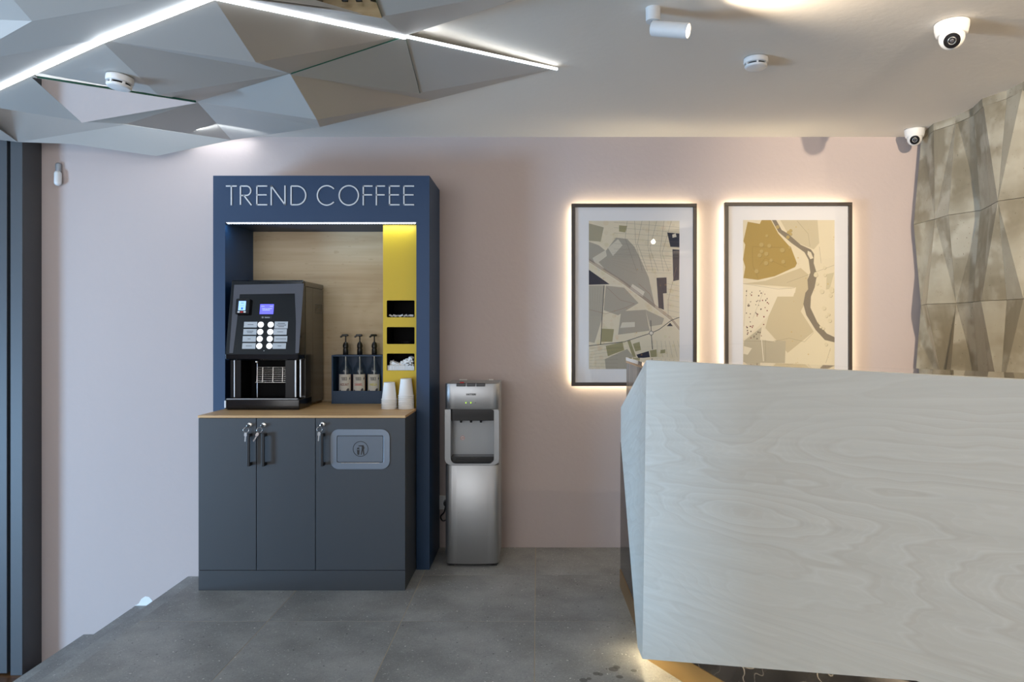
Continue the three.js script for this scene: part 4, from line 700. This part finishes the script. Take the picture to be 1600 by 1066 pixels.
// ================================================================ RECEPTION DESK
{
  const t = thing('reception_desk', 'angular reception desk with whitewashed plywood front, dark marble base and brass plinth', 'desk');
  const T = V3(0.39, 1.1985, -2.535), C2 = V3(0.39, 0.083, -2.63), R = V3(1.046, 1.1985, -1.521), R2 = T.clone().lerp(R, 1.45);
  const n = R.clone().sub(T).cross(C2.clone().sub(T)).normalize(); if (n.z < 0) n.negate();     // out of the front, towards the viewer
  const Bq = hit(1431, 1064, T, n), slope = (Bq.y - C2.y) / Bq.clone().sub(C2).setY(0).length();
  const Be = Bq.clone(); const R2b = R2.clone().addScaledVector(n, 0); const down = C2.clone().sub(T);
  const B2 = R2.clone().addScaledVector(down.clone().normalize(), R2.y - 0.5);
  const plane = (geo, ex, ey, S, o) => { const g = geo.index ? geo.toNonIndexed() : geo, p = g.attributes.position, uv = new Float32Array(p.count * 2), v = V3(0, 0, 0); for (let i = 0; i < p.count; i++) { v.fromBufferAttribute(p, i); uv[2 * i] = v.dot(ex) / S[0] + o[0]; uv[2 * i + 1] = v.dot(ey) / S[1] + o[1]; } g.setAttribute('uv', new THREE.BufferAttribute(uv, 2)); return g; };
  const along = R.clone().sub(T).normalize();
  obj('front_panel', plane(slab([T, R2, B2, Be, C2], n.clone().negate(), 0.018), along.clone().add(V3(0, 0.18, 0)), V3(0, 1, 0).addScaledVector(along, -0.1), [2.1, 1.25], [0.15, 0.2]), M.ply, t);
  const A = V3(0.39, 0.944, -3.315), Bp = V3(0.39, 0.785, -3.315), D = V3(0.39, 0.070, -2.76);
  obj('side_panel', plane(slab([T, C2, D, Bp, A], V3(1, 0, 0), 0.017), V3(0, 0.35, 1).normalize(), V3(0, 1, -0.35).normalize(), [2.1, 1.25], [0.4, 0.6]), M.ply, t);
  // counter slab, brass line and dark timber end
  const hc = 1.181, poly = [[0.41, 3.283], [0.41, 2.59], [1.36, 1.118], [2.10, 1.23], [1.42, 2.064]];
  const ring = (pts, y) => pts.map(([x, d]) => V3(x, y, -d));
  obj('counter_top', mapUV(slab(ring(poly, hc), V3(0, -1, 0), 0.015), 0.9, [0, 0], false), M.counter, t);
  obj('brass_line', slab(ring(poly.map(([x, d], i) => [x + (i < 2 ? 0.0005 : 0), d]), hc - 0.0155), V3(0, -1, 0), 0.009), M.brass, t);
  const w = (a, b, k, y0, y1) => { const d = V3(b[0] - a[0], 0, -(b[1] - a[1])).normalize(), m = V3(d.z, 0, -d.x); if (m.x < 0) m.negate(); return slab([V3(a[0], y0, -a[1]), V3(b[0], y0, -b[1]), V3(b[0], y1, -b[1]), V3(a[0], y1, -a[1])], m, k); };
  obj('end_panel', mapUV(w([0.412, 3.281], [0.412, 2.60], 0.02, 0.70, hc - 0.025), 0.9, [0, 0], true), M.zebra, t);
  obj('back_panel', mapUV(w([0.43, 3.26], [1.42, 2.06], 0.02, 0.70, hc - 0.025), 0.9, [0, 0], true), M.zebra, t);
  const P0 = [0.4225, 3.61], P1 = [0.44, 2.80], P2 = [1.55, 0.906], hb = 0.088;
  const s0 = obj('marble_side', mapUV(w(P0, P1, 0.05, hb, 0.735), 0.9, [0.3, 0.1]), M.marble, t);
  obj('marble_front', mapUV(w(P1, P2, 0.05, hb, 1.15), 0.9, [0.1, 0.4]), M.marble, t);
  obj('plinth_side', w([P0[0] - 0.003, P0[1]], [P1[0] - 0.003, P1[1]], 0.05, 0, hb), M.brass, t);
  obj('plinth_front', w([P1[0] - 0.003, P1[1] - 0.002], [P2[0] - 0.003, P2[1] - 0.002], 0.05, 0, hb), M.brass, t);
  obj('work_surface', mapUV(slab([[0.45, 3.60], [0.49, 2.82], [1.60, 0.93], [2.1, 1.23], [1.25, 3.2], [1.2, 3.60]].map(([x, d]) => V3(x, 0.74, -d)), V3(0, 1, 0), 0.02), 0.9), M.zebra, t);
  obj('support', [box(1.1, 1.14, 0, 0.74, 3.3, 3.58), box(1.9, 1.94, 0, 0.74, 1.3, 1.5)], M.zebra, t);
  // warm strip under the overhang, shining on the floor
  const off = along.clone(), inn = n.clone().negate(), q0 = V3(0.40, 0.15, -2.60).addScaledVector(inn, 0.05), q1 = V3(1.28, 0.46, -1.27).addScaledVector(inn, 0.08); q1.y = 0.58; q0.y = 0.19;
  q0.addScaledVector(along, 0.02);
  obj('light_strip', bar(q0, q1, 0.012, 0.008), M.ledWarm, t);
  areaLight(q0.clone().lerp(q1, 0.5).add(V3(0, -0.008, 0)), V3(0, -1, 0), q1.clone().sub(q0), q1.distanceTo(q0), 0.012, WARM, 120);
  const a0 = V3(0.413, 0.13, -2.70), a1 = V3(0.413, 0.13, -2.86);
  obj('light_strip', bar(a0, a1, 0.008, 0.008), M.ledWarm, t);
  areaLight(a0.clone().lerp(a1, 0.5).add(V3(-0.002, -0.007, 0)), V3(-0.6, -1, 0), V3(0, 0, 1), 0.16, 0.010, WARM, 120);
  settle(t);
}

// ================================================================ CEILING FITTINGS
function spotlight(label, contact, axis, power, angle, group) {
  const t = thing('ceiling_spotlight', label, 'spotlight', group), r = 0.0265, a = axis.clone().normalize();
  obj('mount', [new THREE.CylinderGeometry(r + 0.001, r + 0.001, 0.004, 28).translate(contact.x, CEIL - 0.002, contact.z), new THREE.CylinderGeometry(r, r, 0.044, 28).translate(contact.x, CEIL - 0.026, contact.z)], M.white, t);
  const piv = V3(contact.x, CEIL - 0.072, contact.z).addScaledVector(a, 0.008);
  obj('hinge', bar(V3(contact.x, CEIL - 0.045, contact.z), V3(contact.x, CEIL - 0.07, contact.z), 0.012, 0.014, V3(0, 0, 1)), M.black, t);
  const rot = new THREE.Quaternion().setFromUnitVectors(V3(0, 1, 0), a), L = 0.125, R = 0.0275;
  obj('barrel', lathe([[0, -0.012], [R - 0.003, -0.012], [R, -0.009], [R, L], [R - 0.0035, L], [R - 0.0035, L - 0.006], [0, L - 0.006]], 36).applyQuaternion(rot).translate(piv.x, piv.y, piv.z), M.white, t);
  obj('lamp_face', new THREE.CylinderGeometry(R - 0.004, R - 0.004, 0.002, 32).translate(0, L - 0.004, 0).applyQuaternion(rot).translate(piv.x, piv.y, piv.z), M.spotFace, t);
  settle(t);
  const s = new THREE.SpotLight(col(SPOTC), power, 0, angle, 0.6, 2), p = piv.clone().addScaledVector(a, L + 0.006);
  s.position.copy(p); s.target.position.copy(p.clone().addScaledVector(a, 1)); s.castShadow = true; s.shadow.radius = 1.1; scene.add(s); scene.add(s.target);
}
spotlight('white cylinder spotlight on the ceiling between canopy and smoke detector', drop(1020.5, 13, 0), V3(0.86, -0.25, 0.42), 5, 1.1);
spotlight('white cylinder spotlight on the ceiling above the reception desk', V3(1.36, 0, 0.25), V3(0.25, -0.16, -1), 46, 0.43, 'spotlights behind the viewer');
spotlight('white cylinder spotlight on the ceiling near the concrete wall', V3(3.7, 0, -0.9), V3(-0.45, 0.02, -1), 5, 1.0, 'spotlights behind the viewer');

spotlight('white cylinder spotlight turned to the wall beside the shop window', V3(2.2, 0, 1.6), V3(0.1, -0.35, 1), 16, 1.2, 'spotlights behind the viewer');
spotlight('white cylinder spotlight turned to the wall beyond the shop window', V3(-4.8, 0, 1.6), V3(-0.1, -0.35, 1), 8, 1.2, 'spotlights behind the viewer');

function smokeDetector(label, p, nrm, r) {
  const t = thing('smoke_detector', label, 'smoke detector'), q = new THREE.Quaternion().setFromUnitVectors(V3(0, -1, 0), nrm.clone().normalize());
  const put = (g) => g.applyQuaternion(q).translate(p.x, p.y, p.z);
  obj('base', put(lathe([[0, 0], [r, 0], [r * 1.02, -0.006], [r * 1.02, -0.020], [r * 0.94, -0.026], [0, -0.026]].map(([a, b]) => [a, b]), 40)), M.white, t);
  obj('smoke_slot', put(lathe([[0, -0.026], [r * 0.8, -0.026], [r * 0.8, -0.034], [0, -0.034]], 32)), M.black, t);
  obj('slot_rib', [0, 1, 2, 3, 4, 5].map((i) => put(new THREE.BoxGeometry(0.008, 0.010, 0.012).translate(0, -0.030, r * 0.82).rotateY(i * Math.PI / 3 + 0.9))), M.white, t);
  obj('cap', put(lathe([[r * 0.93, -0.033], [r * 0.92, -0.038], [r * 0.80, -0.044], [0, -0.046]], 40)), M.white, t);
  settle(t);
}
smokeDetector('white smoke detector on the flat ceiling beside the spotlight', drop(1181, 91, 0), V3(0, -1, 0), 0.050);
{ const n = C.v3.clone().sub(C.s2).cross(C.w.clone().sub(C.s2)).normalize(); if (n.y > 0) n.negate(); smokeDetector('white smoke detector fixed to the faceted canopy', hit(188, 119, C.s2, n).addScaledVector(n, 0.0005), n, 0.044); }

function domeCamera(label, p, r, look) {
  const t = thing('dome_camera', label, 'security camera', 'white dome security cameras');
  obj('base', lathe([[0, 0], [r, 0], [r, -0.006], [r * 0.985, -0.022], [r * 0.90, -0.044], [r * 0.80, -0.050], [0, -0.050]], 40).translate(p.x, CEIL, p.z), M.white, t);
  const a = look.clone().normalize(), c = V3(p.x, CEIL - 0.052, p.z).addScaledVector(a, 0.012), q = new THREE.Quaternion().setFromUnitVectors(V3(0, 1, 0), a), R = r * 0.74;
  const put = (g) => g.applyQuaternion(q).translate(c.x, c.y, c.z);
  obj('eyeball', put(lathe(Array.from({ length: 15 }, (_, i) => { const th = Math.PI * (1 - i / 14 * 0.80); return [Math.max(0, R * Math.sin(th)), R * Math.cos(th)]; }), 36)), M.white, t);
  const y = R * Math.cos(Math.PI * 0.2), rr2 = R * Math.sin(Math.PI * 0.2);
  const f = obj('lens_window', put(lathe([[rr2 * 1.08, y - 0.004], [rr2 * 1.08, y + 0.001], [0, y + 0.0015]], 32)), M.lens, t);
  obj('lens_ring', put(new THREE.TorusGeometry(rr2 * 0.5, 0.0022, 8, 28).rotateX(Math.PI / 2).translate(0, y + 0.002, 0)), M.steel, f);
  obj('lens', put(new THREE.SphereGeometry(rr2 * 0.3, 18, 10).scale(1, 0.4, 1).translate(0, y + 0.002, 0)), M.bezel, f);
  settle(t);
}
domeCamera('white dome security camera on the open ceiling', drop(1487, 36, 0), 0.060, V3(-0.55, -0.85, 1));
domeCamera('white dome security camera in the corner above the concrete wall', drop(1429, 202, 0), 0.054, V3(-0.5, -0.55, 1));

{ // two-lobed white sensor on the back wall by the door
  const t = thing('wall_sensor', 'small white two-part motion sensor on the wall beside the grey door', 'sensor');
  const p = at(93.5, 262, ZW), q = at(95, 281, ZW);
  obj('bracket', new THREE.CapsuleGeometry(0.017, 0.03, 6, 18).rotateZ(0.04).scale(1, 1, 0.8).translate(p.x, p.y - 0.004, -ZW + 0.013), M.silverMat, t);
  obj('sensor_head', new THREE.CapsuleGeometry(0.020, 0.052, 8, 22).rotateX(-0.10).rotateZ(0.05).translate(q.x, q.y + 0.004, -ZW + 0.026), M.white, t);
  settle(t);
}

scene.traverse((o) => { if (o.isMesh) { o.castShadow = o.receiveShadow = true; } });
renderer.render(scene, camera);
